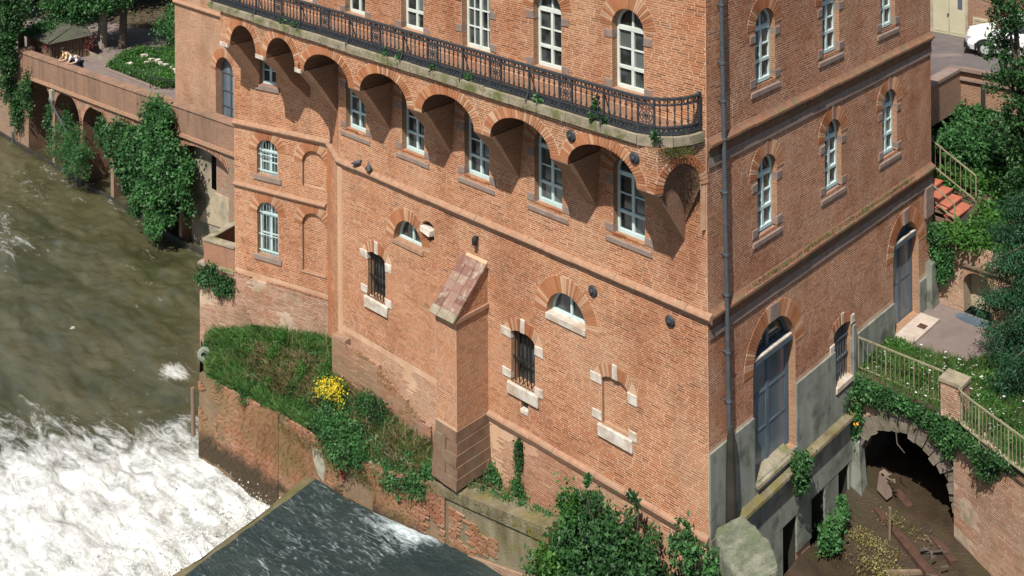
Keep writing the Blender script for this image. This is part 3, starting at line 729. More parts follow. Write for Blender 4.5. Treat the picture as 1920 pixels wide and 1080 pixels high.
for o, sg in ((bar_w[0], 1), (bar_w[1], 1), (blind, 1)):
    c = (o.s0 + o.s1) / 2
    stone('keystone', FA, c - .075, c + .075, o.zs + o.rise - .02, o.zs + o.rise + .34, d=.028)
    stone('window_sill', FA, o.s0 - .10, o.s1 + .14, o.z0 - .30, o.z0, d=.075, back=-.1)
    stone('quoin_stone', FA, o.s0 - .34, o.s0 + .001, o.zs - .12, o.zs + .10); stone('quoin_stone', FA, o.s1 - .001, o.s1 + .28, o.zs - .22, o.zs + .02)
    stone('quoin_stone', FA, o.s0 - .30, o.s0 + .001, o.z0 + .06, o.z0 + .28); stone('quoin_stone', FA, o.s1 - .001, o.s1 + .27, o.z0 - .02, o.z0 + .2)
stone('window_sill', FA, tiny.s0, tiny.s1, tiny.z0 - .08, tiny.z0 + .03, d=.03, back=-.2)
# grey dressed stones at the casements
for fr, ops, up in ((FA, [o for o in up_ops if o.rise], 1), (FA, low_ops, 0), (FB, b_up, 1), (FB, b_low, 0)):
    for o in ops:
        for z, h in ((o.zs - .30, .2), (o.z0 + .0, .2)):
            stone('quoin_stone', fr, o.s0 - .24, o.s0 + .002, z, z + h, 'stone_grey', .02, -.18); stone('quoin_stone', fr, o.s1 - .002, o.s1 + .24, z, z + h, 'stone_grey', .02, -.18)
        if fr is FB or not up:
            k = .03 if fr is FB else .03
            b = MB(); P = fr.pt; e0, e1 = o.s0 - .22, o.s1 + .22
            b.hexa([P(e0, .035, o.z0 - .22), P(e1, .035, o.z0 - .22), P(e1, -.2, o.z0 - .22), P(e0, -.2, o.z0 - .22), P(e0 + .02, .035, o.z0 - .12), P(e1 - .02, .035, o.z0 - .12), P(o.s1, -.2, o.z0 + .01), P(o.s0, -.2, o.z0 + .01)])
            b.build('window_sill', M['stone_grey'], mill)
        else: stone('window_sill', fr, o.s0 - .02, o.s1 + .02, o.z0 - .10, o.z0 + .004, 'string', .03, -.2)
        if fr is FB and not up: stone('keystone', fr, (o.s0 + o.s1) / 2 - .06, (o.s0 + o.s1) / 2 + .06, o.zs + o.rise + .005, o.zs + o.rise + .40, 'stone_grey', .028)
for z in (.9, 1.75, 2.5):
    o = up_ops[2]; stone('quoin_stone', FA, o.s0 - .22, o.s0 + .002, z, z + .2, 'stone_grey', .02, -.2); stone('quoin_stone', FA, o.s1 - .002, o.s1 + .22, z - .3, z - .1, 'stone_grey', .02, -.2)
for o, fr in ((bw1, FBay), (bw2, FBay), (l0, FBay)): stone('window_sill', fr, o.s0 - .12, o.s1 + .15, o.z0 - .16, o.z0 + .004, 'stone_grey', .05, -.18)
for o in (bn2,): stone('window_sill', FBay, o.s0 - .05, o.s1 + .05, o.z0 - .05, o.z0 + .004, 'string', .03, -.1)
# vent with a slanted pale hood
b = MB(); P = FA.pt; o = ventop
b.hexa([P(o.s0 + .02, -.28, o.z0 + .10), P(o.s1 - .03, -.28, o.z0 + .10), P(o.s1 - .03, -.3, o.z0 + .3), P(o.s0 + .02, -.3, o.z0 + .3), P(o.s0 + .0, .10, o.z0 + .22), P(o.s1 - .10, .12, o.z0 + .16), P(o.s1 - .08, .08, o.z0 + .30), P(o.s0 + .0, .08, o.z0 + .36)])
b.build('vent_hood', M['stone_white'], mill)
# small black wall lamp
b = MB(); p = FA.pt(-7.22, 0, -4.42)
b.box(p[0] - .04, p[0] + .04, -.10, .0, p[2] - .03, p[2] + .05); b.lathe((p[0], -.12, p[2] - .16), [(.05, 0), (.075, .03), (.075, .16), (.05, .22), (.02, .25)], 10)
b.build('wall_lamp', M['iron_dark'], mill)
# iron wall anchors (domed pattress plates)
def anchor(p, n):
    b = MB(); b.lathe(p, [(.13, 0), (.135, .02), (.11, .045), (.05, .06), (.045, .085), (.03, .10)], 14, n); b.build('wall_anchor', M['iron'], mill)
for x, z in ((-3.27, -4.46), (-1.0, -4.37)): anchor((x, -.015, z), (0, -1, 0))
for x, z in ((-2.88, -.31), (-1.05, -.34), ): anchor((x, -1.222, z), (0, -1, 0))

# ---- string courses
MOULD = [(0, -.14), (.05, -.13), (.07, -.08), (.11, -.05), (.135, .0), (.11, .05), (.06, .075), (.0, .10)]
def nrm(fr): return (fr.N.x, fr.N.y)
nB, nA, nC, nY = nrm(FB), nrm(FA), nrm(FC), nrm(FBay)
def mid2(a, b): 
    v = Vector((a[0] + b[0], a[1] + b[1])); k = 1 + a[0] * b[0] + a[1] * b[1]; return (v.x / k, v.y / k)
b = MB(); zc_ = -3.92
b.sweep([((BQ[0], BQ[1], zc_), nY), ((BP[0], BP[1], zc_), mid2(nY, nC)), ((-13.1, 0, zc_), mid2(nC, nA)), ((-12.9, 0, zc_), nA)], MOULD); b.build('string_course', M['string'], mill)
def mould_run(fr, s0, s1, z, prof, m, last=0., name='moulding_block'):
    s = s0
    while s < s1 - .02:
        e = min(s1, s + rnd.uniform(.55, .95)); e = s1 if s1 - e < .3 else e; dz = rnd.uniform(-.008, .008); dd = rnd.uniform(-.008, .006); b = MB()
        p, q = fr.pt(s + .004, 0, z + dz), fr.pt(e - (.004 if e < s1 else -last), 0, z + dz); n_ = (fr.N.x, fr.N.y)
        b.sweep([(p, n_), (q, n_)], [(d + dd if d > 0 else d, zz) for d, zz in prof]); b.build(name, M[m], mill); s = e
mould_run(FA, -12.9, 0, zc_, MOULD, 'string', .13)
def b_mould(z, y0=0, dd=.14, wall='mould'):
    mould_run(FB, y0, 11.5, z, [(0, -.30), (.03, -.30), (.035, -.14), (.075, -.125), (.09, -.06), (dd, -.04), (dd, .02), (.05, .07), (0, .12)], 'string_moss')
b_mould(-3.925); b_mould(-.13)
b = MB(); b.fbox(FB, .02, 11.5, .03, .037, -4.45, -4.23); b.fbox(FB, .02, 11.5, .03, .037, -.66, -.44); b.build('stone_band', M['stone_grey'], mill)
b = MB(); b.sweep([((BQ[0], BQ[1], -5.93), nY), ((FBay.pt(LB - .1, 0, 0)[0], FBay.pt(LB - .1, 0, 0)[1], -5.93), nY)], [(d * .8, z * .8) for d, z in MOULD]); b.build('string_course', M['string'], mill)
mould_run(FA, -6.85, 0, -8.86, [(0, -.18), (.04, -.16), (.08, -.06), (.10, -.02), (.085, .03), (0, .09)], 'string', 0)
V, F = leaf_cloud([(.09, 2.5 + 2.2 * k, -3.82, .04, 1.1, .03) for k in range(4)], 1500, .035, 91, 60); np_mesh('moss', V, F, M['moss'], mill, 'stuff')

# ---- arcade and balcony
ARC = [(-17.05, -15.63), (-15.08, -13.61), (-13.19, -11.11), (-10.60, -8.62), (-8.05, -6.10), (-5.53, -3.54), (-3.01, -1.01)]
ZS, RISE, DF = -1.0, .66, 1.2
arc_ops = [Op(a, b, -1.02, ZS, RISE if b - a > 1.6 else .74, .27) for a, b in ARC]
def wy(x): return 0. if x > -13.1 else .68 * (-13.1 - x) / 1.4 if x > -14.5 else .68 - .98 * (-14.5 - x) / 3.75
b = MB(); backing(b, FA, -17.6, -.45, ZS - .02, -.02, arc_ops, d=DF); b.build('arcade_front', M['mortar'], mill)
ab = Brickwork(); ab.field(FA, -17.6, -.45, ZS, -.0, arc_ops, seed=21, d=DF, rough=2); ab.build(mill, M['brick_arc'])
v = MB()
for o in arc_ops: voussoirs(v, FA, o, .265, 25, d0=DF - .05, d1=DF + .014)
v.build('arch_ring', M['vouss'], mill, kind='stuff')
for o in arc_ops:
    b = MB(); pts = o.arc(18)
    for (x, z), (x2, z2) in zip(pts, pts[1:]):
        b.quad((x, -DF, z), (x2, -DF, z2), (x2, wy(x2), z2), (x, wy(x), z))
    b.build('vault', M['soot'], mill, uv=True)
gaps = [(-17.6, -17.05)] + [(ARC[i][1], ARC[i + 1][0]) for i in range(6)] + [(-1.01, -.45)]
for i, (a, c) in enumerate(gaps):
    m_ = (a + c) / 2; zb = -2.42 if i > 2 else -2.66; b = MB(); wA = wy(a); wc = wy(c); wm = wy(m_); h = .13
    f = [(a, -DF, ZS - .02), (c, -DF, ZS - .02)]; k = [(m_ - h, wm, zb), (m_ + h, wm, zb)]; t = [(a, wA, ZS - .02), (c, wc, ZS - .02)]
    b.quad(f[0], f[1], k[1], k[0]); b.quad(f[1], t[1], k[1]); b.quad(f[0], k[0], t[0])
    b.build('console', M['tex'], mill, uv=True)
    if i < 3:
        s_ = MB(); s_.box(a + .0, c - .12, -DF - .03, -DF + .20, ZS - .10, ZS + .02); s_.build('impost_stone', M['stone_white'], mill)
# rounded end of the arcade with a hollow squinch
E0, E1 = (-.45, -1.2), (-.02, -.02); FE = fr2(E0, E1); LE = (Vector(E1) - Vector(E0)).length
eo = Op(.13, LE - .14, -1.05, -.98, .55, .2)
b = MB(); backing(b, FE, 0, LE, -2.0, -.02, [Op(.13, LE - .14, -9, -.98, .55)], bound=lambda z: (0, LE) if z > -1.0 else (LE - .14 - max(0, (-1.0 - z)) * .0, LE)); b.build('arcade_front', M['mortar'], mill)
ab = Brickwork(); ab.field(FE, 0, LE, -1.0, 0, [eo], seed=23, rough=2); ab.build(mill, M['brick_arc'])
v = MB(); voussoirs(v, FE, eo, .2, 15, d0=-.05, d1=.022); v.build('arch_ring', M['vouss'], mill, kind='stuff')
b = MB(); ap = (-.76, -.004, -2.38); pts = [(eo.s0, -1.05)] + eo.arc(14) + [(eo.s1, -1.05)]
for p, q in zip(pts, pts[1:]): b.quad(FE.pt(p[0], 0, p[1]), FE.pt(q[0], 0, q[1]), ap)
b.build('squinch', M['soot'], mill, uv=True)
# slab: stones along the edge, floor behind
def outline(off):  # plan of the slab's edge, from the left end round the corner
    p = [(-18.2, -1.3 + off)] + [(x, -1.3 + off) for x in np.arange(-17.4, -1.3, .9)] 
    cx, cy, ra, rb = -1.15, -.12, 1.17 - off, 1.18 - off
    return p + [(cx + ra * math.sin(t), cy - rb * math.cos(t)) for t in np.linspace(0, PI / 2, 10)]
oo, oi = outline(0), outline(.42); R = random.Random(5)
i = 0
while i < len(oo) - 1:
    j = min(len(oo) - 1, i + (1 if i < 18 else 2)); 
    e = R.uniform(-.015, .015); b = MB(); g = .008
    a0, a1, c0, c1 = Vector(oo[i]), Vector(oo[j]), Vector(oi[i]), Vector(oi[j]); t = (a1 - a0).normalized() * g
    z1 = .2 + R.uniform(-.012, .008); z0 = .0 + R.uniform(-.015, .01)
    b.hexa([(*(a0 + t), z0), (*(a1 - t), z0), (*c1, z0), (*c0, z0), (*(a0 + t), z1), (*(a1 - t), z1), (*c1, z1), (*c0, z1)])
    b.build('slab_stone', M['stone_moss'], mill); i = j
b = MB(); b.prism([(x, y) for x, y in oi] + [(-.02, 0), (-18.2, 0)], .02, .19); b.build('balcony_floor', M['floor_tile'], mill)
# ironwork
rail = MB(); pth = outline(.12)
def rpath(z): return [(x, y, z) for x, y in pth]
for z, a, h in ((1.0, .085, .045), (.865, .05, .03), (.385, .05, .035), (.24, .07, .04)):
    for p, q in zip(rpath(z), rpath(z)[1:]): rail.bar(p, q, a, h)
RAIL = rail.build('balcony_railing', M['iron'], mill)
seg = [0.]
for p, q in zip(pth, pth[1:]): seg.append(seg[-1] + math.hypot(q[0] - p[0], q[1] - p[1]))
def along(u):
    k = max(0, min(len(seg) - 2, int(np.searchsorted(seg, u)) - 1)); p, q = Vector(pth[k]), Vector(pth[k + 1]); t = (u - seg[k]) / (seg[k + 1] - seg[k]); return p.lerp(q, t), (q - p).normalized()
def copy_of(me, name, parent, loc, rz, s=1.): 
    o = bpy.data.objects.new(name, me); COL.objects.link(o); o.parent = parent; o.matrix_local = Matrix.Translation(loc) @ Matrix.Rotation(rz, 4, 'Z') @ Matrix.Scale(s, 4); return o
bm_ = MB(); bm_.lathe((0, 0, .25), [(.014, 0), (.028, .03), (.016, .06), (.016, .20), (.032, .25), (.016, .30), (.014, .46), (.028, .52), (.016, .56), (.014, .75)], 6)
bal = bm_.build('baluster', M['iron']).data; bpy.data.objects.remove(bpy.data.objects['baluster'])
pm = MB()   # ornate cast panel: frame, ring of scrolls, rosette
for x in (-.19, .19): pm.box(x - .022, x + .022, -.022, .022, .2, 1.02)
def ring(mb, cx, cz, r, t=.011, n=12): mb.tube([(cx + r * math.cos(2 * PI * k / n), 0, cz + r * math.sin(2 * PI * k / n)) for k in range(n + 1)], t, 5, False)
ring(pm, 0, .62, .15); ring(pm, 0, .62, .085); ring(pm, 0, .62, .03, .022)
for sx in (-1, 1):
    for cz in (.42, .82): ring(pm, sx * .10, cz, .055); ring(pm, sx * .10, cz, .025)
    ring(pm, sx * .05, .33, .045); ring(pm, sx * .055, .92, .04)
for k in range(8): pm.bar((0, 0, .62), (.15 * math.cos(k * PI / 4), 0, .62 + .15 * math.sin(k * PI / 4)), .016)
pm.box(-.17, .17, -.006, .004, .26, .36); pm.bar((0, 0, .3), (0, 0, .48), .02); pm.bar((0, 0, .76), (0, 0, .98), .02)
panel = pm.build('railing_panel', M['iron']).data; bpy.data.objects.remove(bpy.data.objects['railing_panel'])
br = MB(); br.tube([(0, 0, .98), (0, .0, .6), (0, -.04, .4), (0, -.16, .2)], .02, 6); br.tube([(0, 0, .9), (0, .12, .6), (0, .26, .22)], .016, 6); br.bar((0, 0, .2), (0, 0, 1.0), .04)
brace = br.build('railing_brace', M['iron']).data; bpy.data.objects.remove(bpy.data.objects['railing_brace'])
fz = MB(); bb = MB()
us = [18.2 - x for x in ()]; pans = [u for u in [(-14.48 - 2.28 + 18.2) + 0 * 2.28 + 2.28 * k for k in range(8)]]; brs = [u - 1.14 for u in pans]
OFF = RAIL.location * 0
u = .1; n = 0
while u < seg[-1] - .05:
    p, t = along(u); rz = math.atan2(t.y, t.x)
    L_ = Vector((p.x, p.y, 0)) 
    if min(abs(u - q) for q in pans) > .22: copy_of(bal, 'baluster', RAIL, L_, rz); n += 1
    u += .163
for q in pans: p, t = along(q); copy_of(panel, 'railing_panel', RAIL, Vector((p.x, p.y, 0)), math.atan2(t.y, t.x))
for q in brs: p, t = along(q); copy_of(brace, 'railing_brace', RAIL, Vector((p.x, p.y, 0)), math.atan2(t.y, t.x))
for u in np.arange(.05, seg[-1] - .05, .11):   # frieze and skirting bands of pierced iron
    p, t = along(u); q, _ = along(u + .085)
    fz.bar((p.x, p.y, .885), (q.x, q.y, .975), .014); fz.bar((q.x, q.y, .885), (p.x, p.y, .975), .014)
    bb.bar((p.x, p.y, .26), (q.x, q.y, .37), .03); bb.bar((q.x, q.y, .26), (p.x, p.y, .37), .03); bb.bar((p.x, p.y, .26), (p.x, p.y, .37), .03)
fz.build('railing_frieze', M['iron'], RAIL); bb.build('railing_skirting', M['iron'], RAIL)
p = pth[-1]; b = MB(); b.bar((p[0] + .0, p[1], .15), (p[0], p[1], 1.05), .07); b.build('railing_post', M['iron'], RAIL)
V, F = leaf_cloud([(x, -1.33, .02 + rnd.uniform(0, .16), rnd.uniform(.2, .5), .03, .06) for x in np.arange(-17.5, -1, .55)] + [(-.35, -.85, -.06, .4, .3, .06, .12)], 3600, .032, 33, 200); np_mesh('moss', V, F, M['moss'], mill, 'stuff')
V, F = leaf_cloud([(x, -1.2, .28, .09, .09, .12, .01) for x in (-1.9, -2.2, -6.3, -7.6, -8.9, -9.5, -13.6, -14.2, -3.9, -.5)] + [(-2.25, -1.1, .5, .1, .1, .22, .02)], 900, .09, 34, 40); np_mesh('balcony_weeds', V, F, M['leaf_mid'], mill, 'stuff')

# ---- downpipe
b = MB(); b.tube([(.13, .40, TOP), (.13, .47, 1.0), (.13, .56, -3.5), (.13, .62, -6.7)], .052, 12); dp = b.build('downpipe', M['zinc'], mill, smooth=False)
for z in (2.9, 1.6, .75, -.1, -1.3, -2.7, -3.6, -4.9, -6.0):
    y = np.interp(-z, [-4.2, -1, 3.5, 6.7], [.40, .47, .56, .62]); b = MB(); b.lathe((.13, y, z), [(.054, -.025), (.066, -.02), (.066, .02), (.054, .025)], 12); b.bar((.0, y, z), (.08, y, z), .03); b.build('pipe_collar', M['zinc'], dp)
b = MB(); b.lathe((.16, .63, -8.9), [(.13, 0), (.11, 1.2), (.09, 2.0), (.055, 2.35)], 10); b.build('pipe_shoe', M['tar'], mill)

# ---- facade B: render plinth, ledge, piers below, doors
b = MB()
for y0, y1, zt in ((.0, 1.82, -6.96), (3.73, 5.65, -6.98), (6.52, 9.0, -7.0), (10.6, 11.5, -7.0)): b.fbox(FB, y0, y1, 0, .045, -8.84, zt)
b.fbox(FB, 1.82, 3.73, 0, .045, -8.84, -8.5); b.fbox(FB, 5.65, 6.52, 0, .045, -8.84, -8.16); b.fbox(FB, 9.0, 10.6, 0, .045, -8.84, -7.9)
b.build('render_plinth', M['concrete'], mill)
b = MB(); b.fbox(FB, 0, 6.75, 0, .06, -10.1, -8.86); b.fbox(FB, 0, 3.0, 0, .055, -11.9, -10.1); b.build('render_lintel', M['concrete'], mill)
pr = Brickwork()
for y0, y1, k in ((3.67, 4.37, 31), (5.04, 5.74, 32), (6.3, 6.75, 33)):
    pr.field(FB, y0, y1, -11.9, -11.0, seed=k, rough=2.5)
    b = MB(); b.fbox(FB, y0, y1, 0, .05, -11.05, -10.12); b.build('pier_render', M['concrete'], mill)
pr.build(mill, M['brick_old'])
b = MB(); P = FB.pt
b.hexa([P(.95, .22, -8.90), P(6.45, .22, -8.90), P(6.45, .0, -8.92), P(.95, .0, -8.92), P(.95, .21, -8.83), P(6.45, .21, -8.83), P(6.45, .0, -8.74), P(.95, .0, -8.74)]); b.build('ledge', M['concrete_wet'], mill)
b = MB(); b.hexa([P(1.83, .12, -8.6), P(3.5, .12, -8.6), P(3.5, -.3, -8.48), P(1.83, -.3, -8.48), P(1.83, .11, -8.53), P(3.5, .11, -8.53), P(3.5, -.3, -8.40), P(1.83, -.3, -8.40)]); b.build('door_sill', M['stone_moss'], mill)
def arched_door(o, r, name, fan_z, rows):
    P = FB.pt; f = MB(); d0, d1 = -r - .05, -r + .03
    for a, c in ((o.s0, o.s0 + .09), (o.s1 - .09, o.s1)): f.fbox(FB, a, c, d0, d1, o.z0, o.zs)
    o1, o2 = o.arc(18, 0), o.arc(18, -.09)
    for i in range(18): f.hexa([P(x, d1, z) for x, z in (o1[i], o1[i + 1], o2[i + 1], o2[i])] + [P(x, d0, z) for x, z in (o1[i], o1[i + 1], o2[i + 1], o2[i])])
    f.fbox(FB, o.s0 + .09, o.s1 - .09, d0 + .003, d1 + .16, fan_z - .12, fan_z); c = (o.s0 + o.s1) / 2
    f.fbox(FB, c - .05, c + .05, d0 + .004, d1 - .003, fan_z, o.zs + o.rise - .05)
    wo = f.build(name, M['door'], mill)
    g = MB(); g.fbox(FB, o.s0 + .09, o.s1 - .09, d1 + .10, d1 + .165, fan_z - .002, fan_z + .035); g.build('transom_cap', M['stone_white'], wo)
    g = MB(); pts = [(o.s0 + .05, fan_z), (o.s1 - .05, fan_z)] + [q for q in o.arc(18, -.05)][::-1]; g.quad(*[P(x, -r - .03, max(z, fan_z)) for x, z in pts]); g.build('fanlight', M['glass'], wo)
    for a, e in ((o.s0 + .09, c - .006), (c + .006, o.s1 - .09)):
        l = MB(); l.fbox(FB, a, e, d0 + .01, d0 + .05, o.z0, fan_z - .12); lf = l.build('door_leaf', M['doorpanel'], wo)
        l = MB(); l.fbox(FB, a, a + .06, d0 + .05, d0 + .068, o.z0, fan_z - .12); l.fbox(FB, e - .06, e, d0 + .05, d0 + .068, o.z0, fan_z - .12)
        H = fan_z - .12 - o.z0
        for k in range(rows + 1): z = o.z0 + k * (H - .05) / rows; l.fbox(FB, a + .06, e - .06, d0 + .05, d0 + .064, z, z + .05)
        l.build('door_moulding', M['door'], lf)
arched_door(d1o, .22, 'arched_door', -5.75, 3); arched_door(d2o, .22, 'arched_door', -5.5, 2)
stone('keystone', FB, 2.55, 2.99, -5.06, -4.66, 'stone_grey', .03); stone('keystone', FB, 9.64, 9.96, -5.06, -4.66, 'stone_grey', .03)
# barred window by the railing
f = MB(); fill_shape(f, FB, bwo, -.22); wo = f.build('barred_window', M['doorpanel'], mill); g = MB()
for k in range(6): s = bwo.s0 + .08 + k * .14; g.fbox(FB, s - .012, s + .012, -.10, -.076, bwo.z0, bwo.zs + .1)
for z in (-6.88, -7.38): g.fbox(FB, bwo.s0, bwo.s1, -.12, -.06, z, z + .045)
g.build('iron_grille', M['zinc'], wo)
stone('window_sill', FB, bwo.s0, bwo.s1, bwo.z0 - .14, bwo.z0, 'stone_white', .08, -.2); stone('keystone', FB, 6.02, 6.16, -6.46, -6.16)
stone('quoin_stone', FB, bwo.s0 - .22, bwo.s0, -7.0, -6.78); stone('quoin_stone', FB, bwo.s1, bwo.s1 + .2, -6.62, -6.40)
b = MB(); b.fbox(FB, bwo.s1 + .02, bwo.s1 + .16, .04, .09, -8.1, -6.65); b.build('render_strip', M['concrete'], mill)
# far corner pier beside the second door
b = MB(); b.fbox(FB, 11.05, 11.5, 0, .2, -7.95, -6.6); b.build('corner_pier', M['concrete'], mill)
b = MB(); b.fbox(FB, 11.0, 11.5, .0, .07, -5.3, -4.45); b.build('corner_pier', M['stone_grey'], mill)

# ---- buttress
bt = MB(); x0, x1, dy = -7.63, -6.86, 1.15
FBf = Fr((x0, -dy), (1, 0)); FBr = Fr((x1, -dy), (0, 1)); wB = x1 - x0
core = MB(); core.hexa([(x0, -dy, -10.4), (x1, -dy, -10.4), (x1, 0, -10.4), (x0, 0, -10.4), (x0, -dy, -5.95), (x1, -dy, -5.95), (x1, 0, -4.92), (x0, 0, -4.92)])
BUT = core.build('buttress', M['mortar'], mill)
bb = Brickwork(); bb.field(FBf, 0, wB, -8.85, -5.98, seed=41)
bb.field(FBr, 0, dy, -8.85, -4.95, seed=42, rough=.4, h=.056, proud=.0015, bound=lambda z: (0 if z < -5.98 else (z + 5.98) * 1.08, dy)); bb.build(BUT, M['brick'])
for k in range(5):   # dark stone footing in courses
    e = .02 + .018 * k; z1 = -8.86 - .29 * k
    for a, c in (((x0 - e, x0 + .40), (x0 + .412, x1 + e)) if k % 2 else ((x0 - e, x0 + .24), (x0 + .252, x1 + e))):
        j = lambda: rnd.uniform(-.018, .012); b = MB(); f0 = -dy - e + j(); b.hexa([(a + j() * .4, f0, z1 - .277), (c + j() * .4, f0 + j(), z1 - .277), (c, -.005, z1 - .277), (a, -.005, z1 - .277), (a + j() * .4, f0 + .012 + j() * .5, z1), (c + j() * .4, f0 + .012 + j() * .5, z1), (c, -.005, z1), (a, -.005, z1)]); b.build('footing_block', M['stone_foot'], BUT)
sl = Vector((0, 1.3, 1.15)).normalized(); up_ = Vector((0, -sl.z, sl.y))
for r in range(7):
    for c in range(3):
        w3 = (wB + .14) / 3; a = x0 - .07 + c * w3; y0 = Vector((0, -dy - .14, -6.06)) + sl * (r * .232); t = .06 + rnd.uniform(-.006, .008)
        y1 = y0 + sl * .228; b = MB(); g = .006
        b.hexa([(a + g, y0.y, y0.z), (a + w3 - g, y0.y, y0.z), (a + w3 - g, y1.y, y1.z), (a + g, y1.y, y1.z)] + [(xx, yy.y + up_.y * t, yy.z + up_.z * t) for xx, yy in ((a + g, y0), (a + w3 - g, y0), (a + w3 - g, y1), (a + g, y1))])
        b.build('cap_tile', M['cap'] if r else M['stone_moss'], BUT)
b = MB(); b.box(x0 - .05, x1 + .05, -dy - .07, -.0, -6.10, -6.0); b.build('buttress_moulding', M['string'], BUT)

# ---- weathered base of the bay, ledge and the little walled box beside it
bs = Brickwork(); bs.field(FBay, -1.52, LB + .02, -14.6, -8.75, seed=51, d=.06, rough=2.2, bare=.60, bound=lambda z: (-1.52 if z < -8.86 else 0, LB))
bs.build(mill, M['brick_old'])
b = MB(); b.fbox(FBay, -1.52, LB, -.3, .055, -14.8, -8.90); b.build('bay_base', M['mortar_old'], mill)
b = MB(); b.fbox(FBay, -1.56, -.0, -.9, .10, -8.92, -8.82); b.build('coping', M['stone_moss'], mill)
b = MB(); b.fbox(FBay, -1.40, -.02, -.22, -.02, -8.82, -8.12); b.fbox(FBay, -1.40, -1.2, -1.9, -.22, -8.82, -8.10); b.fbox(FBay, -1.4, -.02, -2.05, -1.9, -8.82, -7.9); b.build('box_parapet', M['parapet'], mill)
b = MB(); b.fbox(FBay, -1.44, -.02, -.26, .02, -8.12, -8.06); b.fbox(FBay, -1.44, -1.16, -1.9, -.26, -8.10, -8.055); b.build('coping', M['stone_moss'], mill)
V, F = leaf_cloud([(*FBay.pt(s, .14, -9.15 + rnd.uniform(-.25, .15)), .25, .1, .3) for s in np.arange(-1.4, .0, .18)], 2600, .09, 52, 60, droop=.5); np_mesh('hanging_weeds', V, F, M['leaf_dark'], mill, 'stuff')
# old arch masonry left of the buttress: a rough bulge of worn brick
b = MB(); prf = [(-13.0, -9.0), (-12.2, -8.98), (-11, -9.3), (-9.9, -9.85), (-9.0, -10.15)]
FO = fr2((-13.2, -.24), (-9.0, -.10)); ob = Brickwork()
ob.field(FO, 0, 4.2, -11.4, -9.1, seed=61, rough=3.2, bare=.6, bound=lambda z: (0, max(0, min(4.2, np.interp(-z, [9.0, 9.3, 9.85, 10.15], [.6, 2.1, 3.3, 4.2])))))
b = MB(); b.fbox(FO, 0, .6, -.4, -.0, -11.5, -9.06); b.fbox(FO, .6, 2.0, -.4, -.0, -11.5, -9.3); b.fbox(FO, 2.0, 3.2, -.4, 0, -11.5, -9.8); b.fbox(FO, 3.2, 4.15, -.4, 0, -11.5, -10.15); b.build('old_masonry', M['tex_old'], mill, uv=True); ob.build(mill, M['brick_pier'])
# rounded pilaster at the turn of the wall
b = MB(); b.tube([FC.pt(.15, -.02, -9.9), FC.pt(.15, -.02, -4.1)], .10, 12); b.tube([(-13.08, .06, -9.6), (-13.08, .06, -4.1)], .13, 12); b.build('corner_roll', M['vouss'], mill)
# wing door
f = MB(); fill_shape(f, FW, wing_door, -.36); wo = f.build('arched_door', M['doorpanel'], mill); g = MB()
for s in (-31.36, -30.68, -30.0): g.fbox(FW, s - .03, s + .03, -.36, -.32, -9.1, -6.3)
for z in (-8.4, -7.7, -6.9): g.fbox(FW, -31.4, -29.95, -.355, -.325, z, z + .05)
g.build('door_frame', M['zinc'], wo)
b = MB(); b.sweep([((-34.9, 7.2, -4.2), (0, -1)), ((-18.3, 7.2, -4.2), (0, -1))], MOULD); b.build('string_course', M['string'], mill)
stone('door_sill', FW, -31.5, -29.8, -9.15, -8.55 - .35, 'stone_grey', .1)

# ================================================================== WATER
def grid_sheet(name, x0, x1, y0, y1, step, zf, foamf, m, shear=0.):
    xs = np.arange(x0, x1 + step / 2, step); ys = np.arange(y0, y1 + step / 2, step); X, Y = np.meshgrid(xs, ys); X = X + (-1.2 - Y) * shear
    fo = np.clip(foamf(X, Y), 0, 1); Z = zf(X, Y, fo); nx, ny = len(xs), len(ys)
    V = np.stack([X, Y, Z], -1).reshape(-1, 3); i = np.arange(nx * ny).reshape(ny, nx)
    F = np.stack([i[:-1, :-1], i[:-1, 1:], i[1:, 1:], i[1:, :-1]], -1).reshape(-1, 4)
    o = np_mesh(name, V, F, m, smooth=True); at = o.data.attributes.new('foam', 'FLOAT', 'POINT'); at.data.foreach_set('value', fo.ravel().astype(np.float32)); return o
WX = lambda y: -13.05 + (-1.2 - y) * .125      # downstream face of the weir
def dist_edge(X, Y):                           # metres inside the white water, measured from its ragged downstream limit
    n = fbm(X * .22 - Y * .1, Y * .5, 5, 3) * 5 - 2.0
    return ((X + 19.7) * .653 - (Y + .9) * .757) + n
def foam_dn(X, Y):
    e = dist_edge(X, Y); f = np.clip(.54 + e * .145, 0, 1.5) * (e > -5)
    calm = .35 + .58 * (fbm(X * .16 + 5, Y * .26, 4, 9) - .36)  # flecks on calm water: loose foam plus painted sun and sky glints
    lane = np.clip(1 - np.abs((X - WX(Y)) + 2.6) / 1.6, 0, 1) * .55 * np.clip((-Y - 2) / 3, .15, 1) * (.3 + fbm(X * .8, Y * .5, 3, 14))
    f = np.maximum(f - lane, calm)
    spot = np.exp(-(((X + 22.9) / 1.1) ** 2 + ((Y - .2) / .5) ** 2)) * (.75 + .8 * fbm(X * 1.2, Y * 1.5, 3, 66)) + np.exp(-(((X + 28.6) / .16) ** 2 + ((Y + .9) / .13) ** 2)) * 1.4
    return np.maximum(f, spot)
def z_dn(X, Y, f):
    e = np.clip(dist_edge(X, Y) / 4, 0, 1); n = fbm(X * 1.3, Y * 1.3, 4, 21) - .47; r = fbm(X * .5, Y * .9, 3, 31) - .45
    return -14.22 + e * (.10 + .34 * n) + .46 * r + .13 * (1 - .6 * e) * (fbm(X * 2.3, Y * 3.4, 2, 37) - .4) + np.clip(1 - (WX(Y) - X) / 1.2, 0, 1) * .25
struct(grid_sheet('river', -62, -12.9, -22, 7.5, .11, z_dn, foam_dn, M['river'], .125))
